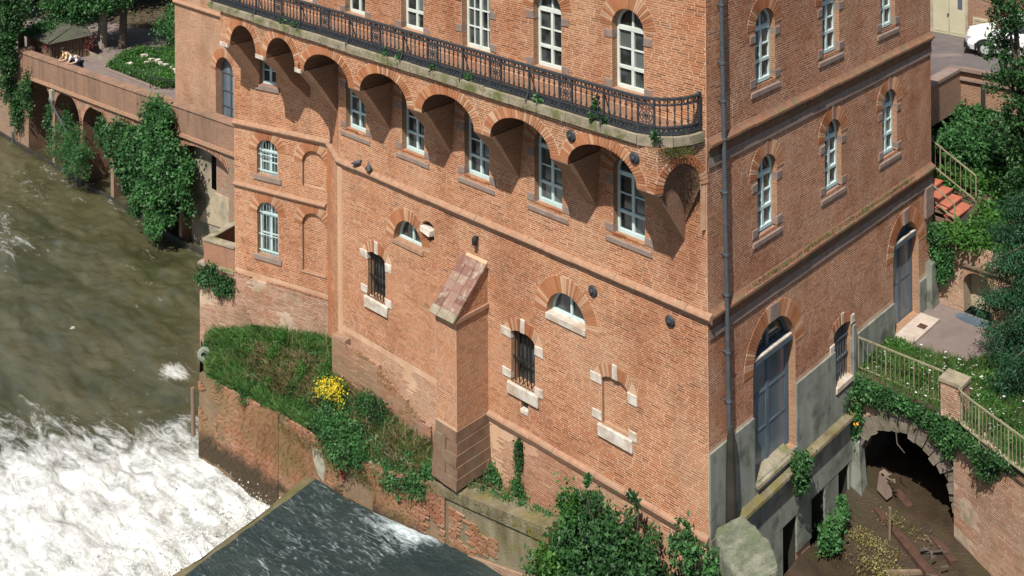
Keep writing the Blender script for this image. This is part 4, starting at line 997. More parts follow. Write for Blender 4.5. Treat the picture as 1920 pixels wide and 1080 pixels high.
def foam_up(X, Y):
    slide = np.clip((-6.2 - X) / 2.0, 0, 1); return slide * (.50 + .22 * (fbm(X * .6, Y * 1.6, 4, 41) - .35)) + np.exp(-((Y - (-1.75 + (X + 13) * .10)) / .4) ** 2) * np.clip((-6.6 - X) / 1.2, 0, 1) * np.clip((X + 10.5) / 2, 0, 1) * .5
def z_up(X, Y, f):
    return -11.76 - .62 * np.clip((-6.0 - X) / 5.0, 0, 1) + .10 * (fbm(X * .9, Y * 2.2, 4, 51) - .45) * np.clip((-5.5 - X) / 2, .08, 1)
struct(grid_sheet('river_above_weir', -12.38, 6, -24, .2, .10, z_up, foam_up, M['river_up'], .125))
b = MB(); b.quad((-80, -60, -15.2), (30, -60, -15.2), (30, 30, -15.2), (-80, 30, -15.2)); struct(b.build('river_bed', M['soil']))
# droplets thrown up where the sheet lands
R = np.random.default_rng(77); n = 9000; yy = R.uniform(-14, -1.3, n); xx = WX(yy) - R.gamma(2.0, .9, n); zz = -14.05 + R.gamma(1.5, .10, n)
a = R.normal(size=(n, 3)) * .022; c = R.normal(size=(n, 3)) * .022; P = np.stack([xx, yy, zz], 1)
V = np.stack([P, P + a, P + a * .6 + c, P + c], 1).reshape(-1, 3); spray = np_mesh('weir_spray', V, np.arange(n * 4).reshape(-1, 4), M['whitefl'], kind='stuff')

# ================================================================== WEIR
weir = thing('weir', 'long low weir sill of mossy concrete with white water falling from it', 'weir', (-12.9, -8, -15))
b = MB(); y0, y1 = -1.2, -24
def wp(dx, y, z): return (WX(y) + dx, y, z)
ys = np.linspace(y0, y1, 40); R = random.Random(3); jit = [.10 * math.sin(y * 1.1) + R.uniform(-.06, .06) for y in ys]
for (ya, ja), (yb, jb) in zip(zip(ys, jit), zip(ys[1:], jit[1:])):
    prof = [(-.25, -15), (-.22, -13.95), (.05, -13.0), (.32, -12.52), (.68, -12.40), (.9, -12.6), (.9, -15)]
    for (p, z), (q, zz) in zip(prof, prof[1:]): b.quad(wp(p + ja, ya, z), wp(p + jb, yb, z), wp(q + jb * .5, yb, zz), wp(q + ja * .5, ya, zz))
b.build('sill', M['sill'], weir)
V, F = leaf_cloud([(WX(y) + .1, y, -13.1, .3, .4, .3) for y in np.arange(-20, -1.5, .5)], 2600, .05, 88, 60); np_mesh('moss', V, F, M['moss'], weir, 'stuff')

# ================================================================== PIER (the walled platform in the river)
pier = thing('river_pier', 'low brick platform wall jutting into the river below the mill, overgrown on top', 'wall', (-11, -1, -15))
PF = [(-18.0, -1.8), (-14.0, -1.55), (-10.0, -1.30), (-7.3, -1.12), (-3.9, -.92)]
tops = [-11.44, -11.15, -11.03, -10.47, -10.0]; bots = [-14.4, -14.4, -12.9, -12.5, -12.2]
pk = Brickwork(); mo = MB()
for k in range(4):
    fr = fr2(PF[k], PF[k + 1]); L = (Vector(PF[k + 1]) - Vector(PF[k])).length; t0, t1 = tops[k], tops[k + 1]
    lim = lambda z, L=L, t0=t0, t1=t1: (max(0, (z - t0) / (t1 - t0)) * L, L)
    m_ = mo if k < 3 else MB()
    m_.add([fr.pt(0, .06, -15), fr.pt(L, .06, -15), fr.pt(L, 0, t1), fr.pt(0, 0, t0), fr.pt(0, -.45, -15), fr.pt(L, -.45, -15), fr.pt(L, -.45, t1), fr.pt(0, -.45, t0)], [(0, 1, 2, 3), (3, 2, 6, 7), (1, 5, 6, 2), (4, 0, 3, 7)])
    if k == 3: m_.build('concrete_wall', M['concrete_wet'], pier); pk.field(fr, .1, 1.8, -12.1, -10.9, seed=75, d=.045, rough=2.6, bare=.5)
    else: pk.field(fr, 0, L, bots[k], t1, seed=70 + k, d=.06, rough=3.2, bound=lim, bare=.56)
mo.add([(-18.0, -1.8, -15), (-19.72, -.70, -15), (-19.72, -.70, -11.4), (-18.0, -1.8, -11.44)], [(0, 1, 2, 3)])
mo.build('wall_core', M['pier_core'], pier, uv=True); pk.build(pier, M['brick_pier'], None)
fr0 = fr2(PF[0], PF[1]); fr = fr2(PF[3], PF[4])
b = MB(); L = 3.406; P = fr.pt
b.hexa([P(-.6, .068, -10.78), P(L, .068, -10.34), P(L, -.5, -10.34), P(-.6, -.5, -10.78), P(-.6, .066, -10.55), P(L, .066, -9.98), P(L, -.5, -9.96), P(-.6, -.5, -10.53)]); b.build('concrete_cap', M['concrete_wet'], pier)
b = MB(); b.hexa([P(-.1, .09, -12.3), P(L, .09, -12.0), P(L, -.1, -12.0), P(-.1, -.1, -12.3), P(-.1, .085, -12.0), P(L, .085, -11.3), P(L, -.1, -11.3), P(-.1, -.1, -12.0)]); b.build('brick_footing', M['tex_old'], pier, uv=True)
fr1 = fr2(PF[1], PF[2]); b = MB(); b.add([fr1.pt(s, .072, z) for s, z in ((1.5, -11.5), (1.95, -11.45), (2.1, -11.9), (2.0, -12.3), (1.8, -12.2), (1.6, -11.9))], [(0, 1, 2, 3, 4, 5)]); b.build('pale_patch', M['lichen'], pier)
V, F = leaf_cloud([(*fr.pt(s, .12, -10.6 + s * .14), .35, .03, .12) for s in np.arange(-.3, 3.2, .4)] + [(*fr1.pt(s, .08, -11.5), .4, .02, .2, .01) for s in np.arange(.2, 4, .5)], 2600, .035, 92, 80); np_mesh('moss', V, F, M['moss'], pier, 'stuff')
b = MB(); b.lathe((-18.25, -1.45, -11.1), [(.20, -.05), (.25, -.03), (.25, .03), (.20, .05), (.11, .05), (.11, -.05)], 14, (.5, -.85, 0)); b.build('mooring_ring', M['concrete'], pier)
b = MB(); b.tube([(-18.13, -1.95, -13.4), (-18.15, -1.95, -11.9)], .07, 8); b.build('fender_post', M['wood'], pier)
# earth on top
def mound(nu=90, nv=26):
    Fp = np.array([(-17.9, -1.72, -11.46), (-15.3, -1.58, -11.27), (-12.7, -1.42, -11.15), (-10.0, -1.24, -11.07), (-7.4, -1.0, -10.62), (-4.0, -.70, -10.4)])
    Bp = np.array([(-19.6, -.66, -11.25), (-17.2, -.06, -10.45), (-14.5, .60, -10.05), (-12.9, -.05, -10.30), (-8.8, -.02, -10.7), (-4.0, .0, -10.78)])
    u = np.linspace(0, 5, nu); v = np.linspace(0, 1, nv); k = np.minimum(u.astype(int), 4); f = (u - k)[:, None]
    A_ = Fp[k] * (1 - f) + Fp[k + 1] * f; B_ = Bp[k] * (1 - f) + Bp[k + 1] * f
    G = A_[:, None] * (1 - v)[None, :, None] + B_[:, None] * v[None, :, None]
    bulge = np.sin(PI * v)[None] * .12; G[..., 2] += bulge + .25 * (fbm(G[..., 0] * 1.5, G[..., 1] * 1.5, 3, 5) - .45) * np.sin(PI * np.clip(v, .05, .95))[None]
    return G
G = mound(); nu, nv = G.shape[:2]; i = np.arange(nu * nv).reshape(nu, nv)
struct(np_mesh('platform_earth', G.reshape(-1, 3), np.stack([i[:-1, :-1], i[1:, :-1], i[1:, 1:], i[:-1, 1:]], -1).reshape(-1, 4), M['soil'], smooth=True))
R = np.random.default_rng(4)
def on_mound(n, u0, u1, v0=0., v1=1.):
    a = R.uniform(u0, u1, n) / 5 * (nu - 1); c = R.uniform(v0, v1, n) * (nv - 1); return G[a.astype(int), c.astype(int)] + R.normal(size=(n, 3)) * np.array([.05, .03, .0])
V1, F1 = blades(on_mound(17000, .1, 2.6), .20, .013, 61); V2, F2 = blades(on_mound(5000, 2.0, 4.2, .0, .8), .20, .010, 62); V3, F3 = blades(np.concatenate([on_mound(3500, .15, 2.7, 0, .08), on_mound(3500, .2, .75, .1, .8), on_mound(3500, .2, 2.4, .8, 1)]), .27, .013, 63, .6)
Vg = np.concatenate([V1, V2, V3]); n1, n2 = len(V1), len(V2); Fg = np.concatenate([F1, F2 + n1, F3 + n1 + n2])
np_mesh('platform_grass', Vg, Fg, M['grass'], kind='stuff')
V, F = leaf_cloud([(*p, .22, .18, .14, .05) for p in on_mound(46, .0, 2.5)] + [(*p, .2, .15, .12, .05) for p in on_mound(16, 2.6, 3.8)], 24000, .075, 64, 320, aspect=.5); np_mesh('platform_weeds', V, F, M['leaf_mid'], kind='stuff')
tuf = on_mound(26, .15, 2.7); V, F = leaf_cloud([(*(p + np.array([0, 0, .16])), .2, .17, .22, .05) for p in tuf], 9000, .085, 166, 260, aspect=.3, droop=-.8); np_mesh('tall_weeds', V, F, M['leaf_bright'], kind='stuff')
st_ = MB(); R3 = random.Random(41)
for p in on_mound(90, .2, 4.6): h = R3.uniform(.3, .65); q = Vector(p) + Vector((R3.uniform(-.15, .15), R3.uniform(-.15, .15), h)); st_.tube([p, Vector(p).lerp(q, .5), q], [.007, .006, .003], 4)
st_.build('dead_stalks', M['dry'], kind='stuff')
V, F = blades(np.concatenate([on_mound(9000, .9, 2.2, .2, .72), on_mound(4000, 2.6, 4.6, .1, .9)]), .22, .016, 66, .6); np_mesh('dry_grass', V, F, leaf_mat('dry_grass_blades', [(0, (.13, .09, .045)), (.6, (.22, .155, .085)), (1, (.16, .17, .06))], .2), kind='stuff')
def shrub(name, label, cat, base, blobs, n, size, m, seed, stems=9, r0=.025, group=None, part='foliage', **kw):
    t = thing(name, label, cat, base, group); foliage(part, blobs, n, size, M[m], t, seed, **kw)
    b = MB(); twigs(b, base, blobs, stems, r0, seed); b.build('stem', M['bark'], t); return t
bt_ = (-12.35, -.75, -10.85)
br_ = shrub('broom_shrub', 'yellow flowering broom bush on the grassy platform beside the mill wall', 'shrub', bt_, [(-12.5, -.75, -10.45, .42, .35, .38), (-12.0, -.9, -10.6, .36, .3, .3)], 4200, .07, 'leaf_mid', 71)
foliage('flowers', [(-12.65, -.8, -10.2, .36, .3, .2), (-12.3, -.85, -10.12, .28, .24, .2), (-12.0, -.95, -10.45, .16, .14, .18)], 1300, .05, M['yellow'], br_, 72, clumps=80, aspect=.9)
shrub('round_shrub', 'bushy green shrub spilling over the platform edge under the yellow broom', 'shrub', (-11.6, -1.05, -11.2), [(-11.9, -1.2, -10.85, .6, .4, .4), (-11.2, -1.35, -11.05, .6, .35, .35), (-10.6, -1.25, -11.05, .4, .3, .26), (-11.0, -1.0, -10.85, .55, .3, .3)], 15000, .075, 'leaf_mid', 73, clumps=70)
shrub('low_shrub', 'dark low shrub against the old brickwork right of the yellow broom', 'shrub', (-11.0, -.45, -10.7), [(-11.2, -.4, -10.35, .6, .28, .26), (-10.7, -.45, -10.5, .5, .28, .22)], 7000, .06, 'leaf_dark', 74, clumps=60)
shrub('wall_weed', 'small green weed at the foot of the wall right of the buttress', 'plant', (-6.55, -.2, -10.9), [(-6.55, -.25, -10.5, .28, .2, .4), (-6.1, -.25, -10.75, .2, .15, .25)], 2200, .07, 'leaf_mid', 75)
shrub('wall_weed', 'slender weed below the dark slit on the brick ledge', 'plant', (-5.7, -.12, -10.9), [(-5.75, -.15, -10.45, .22, .12, .45), (-5.4, -.15, -10.7, .2, .1, .25)], 1800, .07, 'leaf_mid', 76)
shrub('slit_weed', 'dark tuft growing out of the slit window by the buttress', 'plant', (-5.74, -.02, -9.75), [(-5.74, -.06, -9.45, .12, .1, .4)], 900, .06, 'leaf_dark', 77, stems=3, r0=.01)
shrub('hanging_weed', 'weeds hanging from the platform edge left of the buttress foot', 'plant', (-8.4, -1.1, -10.8), [(-8.4, -1.28, -10.95, .5, .12, .3), (-8.0, -1.0, -10.5, .3, .2, .3), (-9.2, -1.3, -11.15, .4, .12, .25)], 4200, .07, 'leaf_mid', 78, droop=.3)
shrub('pink_valerian', 'tall pink flower spikes on the platform edge under the shrub', 'flower', (-11.2, -1.4, -11.9), [(-11.15, -1.5, -11.6, .07, .05, .32), (-11.3, -1.5, -11.35, .06, .05, .2)], 260, .055, 'redfl', 79, stems=3, r0=.01, part='flowers')
# pale rubble along the ledge
sb = MB(); R2 = random.Random(9)
for k in range(750):
    g_ = on_mound(1, 2.9, 4.9, .05, .95)[0]; x, y, z = g_[0], g_[1], g_[2] - .02; s = R2.uniform(.012, .055)
    sb.hexa([(x + dx * s * R2.uniform(.6, 1.2), min(-.02, y + dy * s * R2.uniform(.6, 1.2)), z + dz * s * R2.uniform(.5, 1)) for dz in (0, 1) for dx, dy in ((-1, -1), (1, -1), (1, 1), (-1, 1))])
sb.build('rubble', M['lichen'], kind='stuff')
V, F = leaf_cloud([(x, np.interp(x, [-7.3, -3.9], [-.95, -.75]) + .2, np.interp(x, [-7.3, -3.9], [-10.45, -10.02]), .18, .14, .10, .02) for x in np.arange(-7.2, -4.2, .42)], 2600, .06, 167, 60); np_mesh('ledge_weeds', V, F, M['leaf_mid'], kind='stuff')
for (x, y, z, s) in ((-9.9, -.85, -10.92, .34), (-9.1, -.75, -10.85, .42)):
    b = MB(); pts = []
    for dz in (-.4, .55):
        for dx, dy in ((-1, -1), (1, -1), (1, 1), (-1, 1)): pts.append((x + dx * s * R2.uniform(.7, 1.2), y + dy * s * .6 * R2.uniform(.7, 1.1), z + dz * s * R2.uniform(.7, 1.1)))
    b.hexa(pts); tag(b.build('boulder', M['lichen'], smooth=False), 'lichened stone in the platform weeds, ' + ('farther from' if x < -9.8 else 'nearer to') + ' the buttress', 'stone', 'stones on the platform')

# ================================================================== RIVERSIDE BUSH, BANK, CANAL
def sheet(name, x0, x1, y0, y1, st, zf, m):
    xs = np.arange(x0, x1 + st / 2, st); ys = np.arange(y0, y1 + st / 2, st); X, Y = np.meshgrid(xs, ys); Z = zf(X, Y); i = np.arange(X.size).reshape(X.shape)
    return struct(np_mesh(name, np.stack([X, Y, Z], -1).reshape(-1, 3), np.stack([i[:-1, :-1], i[:-1, 1:], i[1:, 1:], i[1:, :-1]], -1).reshape(-1, 4), m, smooth=True))
def z_bed(X, Y):
    z = -11.46 + .14 * (fbm(X * 1.3, Y * 1.3, 4, 61) - .45) + .62 * np.clip((Y - 4.9 + .35 * X * .3) / 1.8, 0, 1)
    z = z + np.clip((.55 - X) / .8, 0, 1) * .25
    return z - np.clip((-Y - .5) / 3, 0, 1) * 1.4
sheet('canal_bed', 0, 12, -9, 13, .16, z_bed, M['mud'])
sheet('river_bank', -4.5, 1.5, -4, 0, .2, lambda X, Y: -11.6 - np.clip((-Y - .8) / 1.6, 0, 1) * 1.2 + .2 * (fbm(X, Y, 3, 8) - .5) - np.clip((-2.5 - X) / 1.5, 0, 1) * .9, M['soil'])
bl = [(-2.7, -1.0, -9.7, .8, .6, .9), (-1.8, -1.2, -9.6, .9, .7, 1.1), (-1.0, -1.1, -9.9, .9, .7, 1.0), (-2.2, -1.7, -10.8, 1.1, .7, .9), (-.9, -1.9, -10.8, 1.0, .7, 1.0), (-2.9, -.9, -8.75, .22, .2, .5), (-1.5, -.8, -8.5, .25, .2, .45), (-2.5, -.9, -8.9, .4, .3, .5)]
shrub('laurel_bush', 'large dark glossy bush in front of the brick corner at the waterside', 'bush', (-1.6, -1.0, -11.7), bl, 25000, .105, 'leaf_dark', 101, stems=40, r0=.04, clumps=75, spread=.12, shell=.3)
bl = [(-3.0, -1.0, -9.25, .45, .35, .5), (-3.3, -1.3, -10.6, .5, .5, .6), (-3.5, -1.7, -11.3, .7, .5, .5), (-2.6, -1.9, -11.6, .7, .4, .5)]
shrub('elder_bush', 'bright green leafy shrub at the left edge of the dark bush', 'bush', (-3.0, -1.0, -11.8), bl, 9000, .115, 'leaf_bright', 102, stems=10, clumps=60, spread=.25)
bl = [(.25, -.7, -9.2, .5, .4, .8), (.0, -.8, -8.4, .25, .25, .6), (-.45, -.7, -8.6, .22, .2, .5), (.2, -1.0, -10.3, .8, .6, .7), (-.3, -1.3, -10.0, .7, .5, .7), (.9, -1.3, -10.9, .7, .6, .7), (.3, -1.9, -11.0, .9, .6, .7)]
shrub('privet_bush', 'loose mid green bush against the brick corner beside the concrete block', 'bush', (.2, -.6, -11.5), bl, 15000, .10, 'leaf_mid', 103, stems=28, r0=.03, clumps=65, spread=.13, shell=.3)
bl = [(1.9, -.9, -9.3, .35, .3, .25), (2.5, -.5, -9.6, .45, .35, .3), (1.3, -1.1, -9.2, .3, .3, .25), (2.9, .2, -10.4, .4, .4, .3)]
rb = shrub('geranium_bush', 'low bright green plant dotted with red flowers below the concrete block', 'plant', (2.0, -.6, -11.5), bl, 7000, .085, 'leaf_bright', 104, stems=8, clumps=60)
foliage('flowers', [(b_[0], b_[1], b_[2] + .15, b_[3], b_[4], b_[5]) for b_ in bl], 110, .07, M['redfl'], rb, 105, clumps=40, aspect=.9)
# slanting concrete block at the corner
cb = MB(); top = [(.06, .12, -8.62), (.45, .62, -8.36), (1.49, .05, -8.09), (2.04, -.5, -8.13), (1.75, -.85, -8.33), (1.40, -1.0, -8.46), (.61, -.5, -8.62)]
R2 = random.Random(2); cb.prism([(p[0], p[1]) for p in top], -11.9, lambda q: next(p[2] for p in top if p[0] == q[0] and p[1] == q[1]))
o = cb.build('concrete_block', M['concrete_pale']); tag(o, 'pale green lichened concrete block with a slanting top at the mill corner', 'block')
bv = o.modifiers.new('bevel', 'BEVEL'); bv.width = .07; bv.segments = 2; sb_ = o.modifiers.new('subdivision', 'SUBSURF'); sb_.subdivision_type = 'SIMPLE'; sb_.levels = sb_.render_levels = 4
tx = bpy.data.textures.new('rough_concrete', 'CLOUDS'); tx.noise_scale = .35; tx.noise_depth = 4; dm = o.modifiers.new('displace', 'DISPLACE'); dm.texture = tx; dm.strength = .13; dm.mid_level = .5
shrub('ledge_plant', 'green plant hanging over the ledge below the first arched door', 'plant', (.3, 3.5, -8.7), [(.32, 3.45, -8.65, .15, .28, .22), (.36, 3.4, -9.0, .1, .25, .25)], 1500, .09, 'leaf_dark', 106, stems=5, r0=.012, droop=.5)
shrub('basement_plant', 'leafy plant on the mud between the dark basement openings', 'plant', (.35, 4.7, -11.3), [(.4, 4.6, -10.95, .22, .3, .28), (.4, 5.2, -10.7, .15, .2, .3)], 1900, .10, 'leaf_mid', 107, stems=6, r0=.012)
rl = shrub('climbing_rose', 'thin climber with orange blooms on the render below the barred window', 'plant', (.10, 6.3, -8.7), [(.12, 6.2, -8.5, .05, .2, .25), (.2, 6.5, -8.95, .1, .2, .12)], 260, .07, 'leaf_mid', 108, stems=6, r0=.008)
foliage('flowers', [(.16, 6.2, -8.42, .05, .12, .12), (.3, 6.35, -8.98, .08, .18, .06)], 12, .07, leaf_mat('orange_rose_petals', [(0, (.55, .20, .03)), (1, (.65, .35, .04))], .2), rl, 109, kind='stuff', clumps=12, aspect=.9)
R4 = random.Random(19); b = MB(); pp = [(1.55 + 1.25 * math.cos(t) * R4.uniform(.85, 1.15), 2.2 + 2.3 * math.sin(t) * R4.uniform(.9, 1.1), -11.405) for t in np.linspace(0, 2 * PI, 26)[:-1]]
b.add(pp, [tuple(range(25))]); struct(b.build('canal_water', M['puddle']))
# timber and rubbish in the canal mouth
def beam(a, c, wx, wz, m, label, cat='beam', name='beam', grp=None): b = MB(); b.bar(a, c, wx, wz); o = b.build(name, M[m]); tag(o, label, cat, grp); return o
beam((.95, 7.15, -10.88), (3.0, 5.85, -11.0), .20, .12, 'rust', 'rust red beam lying across the tunnel mouth, farther of the two')
beam((.80, 6.35, -11.0), (2.95, 5.15, -11.18), .22, .12, 'rust', 'rust red beam nearer the viewer, below the wooden stake')
beam((2.45, 5.35, -11.22), (1.75, 4.9, -11.34), .09, .09, 'wood', 'short grey plank end resting slantwise on the canal mud', 'plank', 'plank')
def post(x, y, z0, h, label): b = MB(); b.tube([(x, y, z0), (x + .02, y, z0 + h)], .035, 7); tag(b.build('stake', M['wood']), label, 'stake')
post(1.42, 5.75, -11.3, .95, 'pale wooden stake standing upright between the two rust red beams'); post(2.45, 4.6, -11.4, .45, 'short stake in the mud at the right end of the near beam')
sb = MB(); R2 = random.Random(12)
for k in range(13):
    x = R2.uniform(2.2, 2.9); y = 8.05 - x + R2.uniform(-.4, .5); a = R2.uniform(0, PI); L = R2.uniform(.15, .5)
    sb.bar((x, y, -10.95 + R2.uniform(-.1, .12)), (x + L * math.cos(a), y + L * .6 * math.sin(a), -10.92 + R2.uniform(-.1, .1)), .03)
sb.build('driftwood', M['bark'], kind='stuff')
V, F = leaf_cloud([(1.2, 5.6, -11.2, .9, .35, .05), (1.9, 4.9, -11.3, .9, .5, .04), (1.75, 6.3, -10.95, .7, .3, .05), (1.7, 3.9, -11.42, .3, .2, .03), (2.6, 4.6, -11.38, .5, .25, .03)], 5200, .045, 113, 120); np_mesh('fallen_leaves', V, F, leaf_mat('olive_fallen_leaves', [(0, (.12, .10, .02)), (.6, (.20, .17, .05)), (1, (.30, .27, .12))], .1), kind='stuff')
b = MB(); pass
b = MB(); b.hexa([(.62, 6.7, -10.75), (.98, 6.5, -10.75), (1.02, 6.75, -10.75), (.66, 6.95, -10.75), (.66, 6.75, -10.3), (.9, 6.6, -10.25), (.93, 6.8, -10.25), (.7, 6.95, -10.3)]); tag(b.build('rock', M['stone_grey']), 'squat grey rock below the pale branches at the left of the tunnel', 'rock')
b = MB(); 
for k in range(4): b.tube([(.72 + .07 * k, 6.75 - .04 * k, -10.36 + R2.uniform(0, .1)), (.95 + .09 * k + R2.uniform(-.2, .2), 6.6 + R2.uniform(-.2, .2), -10.25 + R2.uniform(-.08, .1))], .028, 5)
tag(b.build('cut_branches', M['wood']), 'pale cut branches piled at the left of the tunnel mouth', 'branches')
shrub('fern_clump', 'bright green fern at the waterside bottom edge near the red flowers', 'plant', (3.0, -.2, -11.4), [(2.7, .1, -10.7, .4, .35, .3)], 1600, .10, 'leaf_bright', 114, stems=4, r0=.01)

# ================================================================== TERRACE ON THE RIGHT, TUNNEL
tun = thing('tunnel_wall', 'ivy covered stone wall with a dark tunnel arch over the old mill race', 'wall', (1.4, 6.7, -11.5))
FT = Fr((.0, 6.72), (1, 0)); to = Op(.10, 2.64, -12, -10.35, 1.36, .36)
b = MB(); backing(b, FT, 0.02, 2.76, -11.8, -7.95, [to]); b.build('wall_face', M['mortar_old'], tun)
tb = Brickwork(); tb.field(FT, .02, 2.76, -11.8, -7.95, [to], seed=81, rough=3); tb.build(tun, M['brick_old'])
R2 = random.Random(17); c = (to.s0 + to.s1) / 2; a = (to.s1 - to.s0) / 2
for i in range(19):
    g = .05; u0, u1 = (i + g) / 19 * PI, (i + 1 - g) / 19 * PI; e = R2.uniform(.34, .60); i0 = R2.uniform(-.07, .05); dd = R2.uniform(.05, .14); q = []
    for d in (-.35, dd):
        for u, r in ((u0, i0), (u1, i0 + R2.uniform(-.04, .04)), (u1, e), (u0, e)): q.append(FT.pt(c - (a + r) * math.cos(u), d, to.zs + (to.rise + r) * math.sin(u)))
    b = MB(); b.hexa(q); b.build('arch_stone', M['ring_stone'], tun)
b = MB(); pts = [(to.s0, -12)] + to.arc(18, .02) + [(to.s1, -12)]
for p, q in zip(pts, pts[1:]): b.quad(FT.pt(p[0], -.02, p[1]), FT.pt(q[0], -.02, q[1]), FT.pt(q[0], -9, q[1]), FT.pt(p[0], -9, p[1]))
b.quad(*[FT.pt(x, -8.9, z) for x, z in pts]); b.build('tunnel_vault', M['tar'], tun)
b = MB(); b.hexa([(.05, 6.35, -11.7), (.42, 6.35, -11.7), (.42, 6.75, -11.7), (.05, 6.75, -11.7), (.0, 6.5, -9.5), (.26, 6.45, -9.6), (.22, 6.75, -9.5), (.0, 6.75, -9.5)]); b.build('leaning_slab', M['concrete'], tun)
rw = thing('retaining_wall', 'old pinkish brick retaining wall right of the dark tunnel arch', 'wall', (4, 5.9, -11.5))
FR = fr2((2.72, 6.52), (9.0, 3.67)); LR = 6.9
b = MB(); backing(b, FR, 0, LR, -12, -7.92); b.quad(FR.pt(0, 0, -12), FR.pt(0, -.4, -12), FR.pt(0, -.4, -7.92), FR.pt(0, 0, -7.92)); b.quad(FR.pt(0, 0, -7.92), FR.pt(LR, 0, -7.92), FR.pt(LR, -.4, -7.92), FR.pt(0, -.4, -7.92)); b.build('wall_face', M['mortar_old'], rw)
wb = Brickwork(); wb.field(FR, 0.0, LR, -11.8, -7.95, seed=83, rough=1.2, bare=.66); wb.build(rw, M['brick_old'], brick_mat('weathered_pink_brick_one', PINK, 'single', (.24, .20, .14), .6), 200)
b = MB(); b.prism([(0, 6.7), (2.72, 6.5), (9, 3.7), (9, 11.6), (0, 11.6)], -8.3, -7.93); struct(b.build('terrace_ground', M['soil']))
b = MB(); b.prism([(.45, 8.75), (1.3, 8.95), (1.95, 9.2), (2.3, 9.7), (2.9, 10.6), (3.2, 11.55), (.05, 11.55), (.06, 10.7), (.62, 10.65), (.62, 8.98)], -7.98, -7.90); struct(b.build('path', M['path']))
b = MB(); b.box(.05, .60, 8.98, 10.62, -8.0, -7.86); o = b.build('door_step', M['step']); tag(o, 'pale stone slab in front of the blue arched door by the path', 'step')
b = MB(); b.box(.30, .52, 9.8, 10.05, -7.861, -7.852); b.build('boot_scraper', M['rust'], o)
R = np.random.default_rng(14)
def rect_pts(n, x0, x1, y0, y1, z): return np.stack([R.uniform(x0, x1, n), R.uniform(y0, y1, n), np.full(n, z)], 1)
def gp(n, z=-7.93):
    P = rect_pts(n * 3, .02, 6, 4.2, 11.5, z); x, y = P[:, 0], P[:, 1]
    ed = np.where(x < 2.72, 6.75 - .07 * x, 6.52 - (x - 2.72) * .454); ok = (y > ed + .02) & ~((x < .62) & (y > 8.95)) & ~((y > 8.75 + (x - .45) * .22) & (x < 2.0)) & ~((x >= 2.0) & (y > 9.3 + (x - 2) * 1.2) & (x < 3.3))
    return P[ok][:n]
V, F = blades(gp(22000), .20, .010, 15); np_mesh('terrace_grass', V, F, M['grass'], kind='stuff')
P = gp(900); P[:, 2] += R.uniform(.12, .26, len(P)); ok = (fbm(P[:, 0] * 1.2, P[:, 1] * 1.2, 3, 4) > .40); P = P[ok]
an = R.normal(size=P.shape) * .019; an2 = R.normal(size=P.shape) * .019; an[:, 2] *= .4; an2[:, 2] *= .4
np_mesh('daisies', np.stack([P - an, P - an2, P + an, P + an2], 1).reshape(-1, 3), np.arange(len(P) * 4).reshape(-1, 4), M['whitefl'], kind='stuff')
V, F = leaf_cloud([(x, y, -7.85, .3, .3, .12, .04) for x, y in ((.4, 7.6), (1.2, 7.9), (2.2, 8.3), (3.1, 7.6), (3.8, 7.0), (2.9, 8.6), (.3, 8.5), (1.4, 7.2), (4.3, 6.4))], 5200, .085, 16, 100); np_mesh('terrace_weeds', V, F, M['leaf_bright'], kind='stuff')
# ivy over the arch
iv = thing('ivy', 'dark ivy trailing over the stone arch of the tunnel below the railing', 'ivy', (1.4, 6.6, -8.1))
foliage('foliage', [(.4, 6.6, -8.25, .5, .14, .26), (1.2, 6.6, -8.1, .6, .14, .16), (2.0, 6.58, -8.2, .5, .14, .2), (.12, 6.5, -9.0, .14, .12, .5), (2.62, 6.45, -8.5, .16, .14, .3), (2.8, 6.36, -8.2, .3, .14, .25)], 9000, .085, M['leaf_mid'], iv, 121, clumps=90)
foliage('foliage', [(.8, 6.58, -8.28, .6, .12, .16), (2.45, 6.5, -8.5, .25, .1, .28), (3.4, 6.1, -8.15, .35, .12, .2)], 3600, .08, M['leaf_dark'], iv, 122, clumps=70)
b = MB()
for k in range(9): x = .3 + k * .3; b.tube([(x, 6.6, -7.95), (x + .1, 6.55, -8.3), (x + .05, 6.56, -8.7)], [.02, .015, .006], 5)
b.tube([(1.25, 6.5, -8.9), (1.3, 6.45, -9.15), (1.5, 6.45, -9.3)], .012, 5); b.build('stem', M['bark'], iv)
shrub('wall_plant', 'dark green plant hanging on the brick wall under the curved railing', 'plant', (3.75, 5.98, -8.0), [(3.8, 5.9, -8.3, .3, .12, .3), (4.1, 5.75, -8.0, .3, .12, .15)], 2600, .08, 'leaf_dark', 123, droop=.3)
# railings
def railing(name, label, path, n, post_every, h=.84):
    t = thing(name, label, 'railing', (path[0][0], path[0][1], path[0][2])); b = MB()
    for p, q in zip(path, path[1:]):
        b.bar((p[0], p[1], p[2] + h), (q[0], q[1], q[2] + h), .045, .035); b.bar((p[0], p[1], p[2] + .06), (q[0], q[1], q[2] + .06), .04, .03)
    b.build('handrail', M['rail_green'], t)
    L = [0]
    for p, q in zip(path, path[1:]): L.append(L[-1] + math.dist(p, q))
    for i in range(n + 1):
        u = L[-1] * i / n; k = min(len(L) - 2, max(0, int(np.searchsorted(L, u)) - 1)); f = (u - L[k]) / (L[k + 1] - L[k]); p = [path[k][j] * (1 - f) + path[k + 1][j] * f for j in range(3)]
        b = MB(); post = i % post_every == 0; w_ = .032 if post else .013; b.bar((p[0], p[1], p[2] - (.04 if post else -.06)), (p[0], p[1], p[2] + h), w_); b.build('post' if post else 'baluster', M['rail_green'], t)
    return t
railing('garden_railing', 'straight pale olive railing along the flowery terrace left of the brick pillar', [(.05, 6.88, -7.93), (2.33, 6.86, -7.93)], 18, 6)
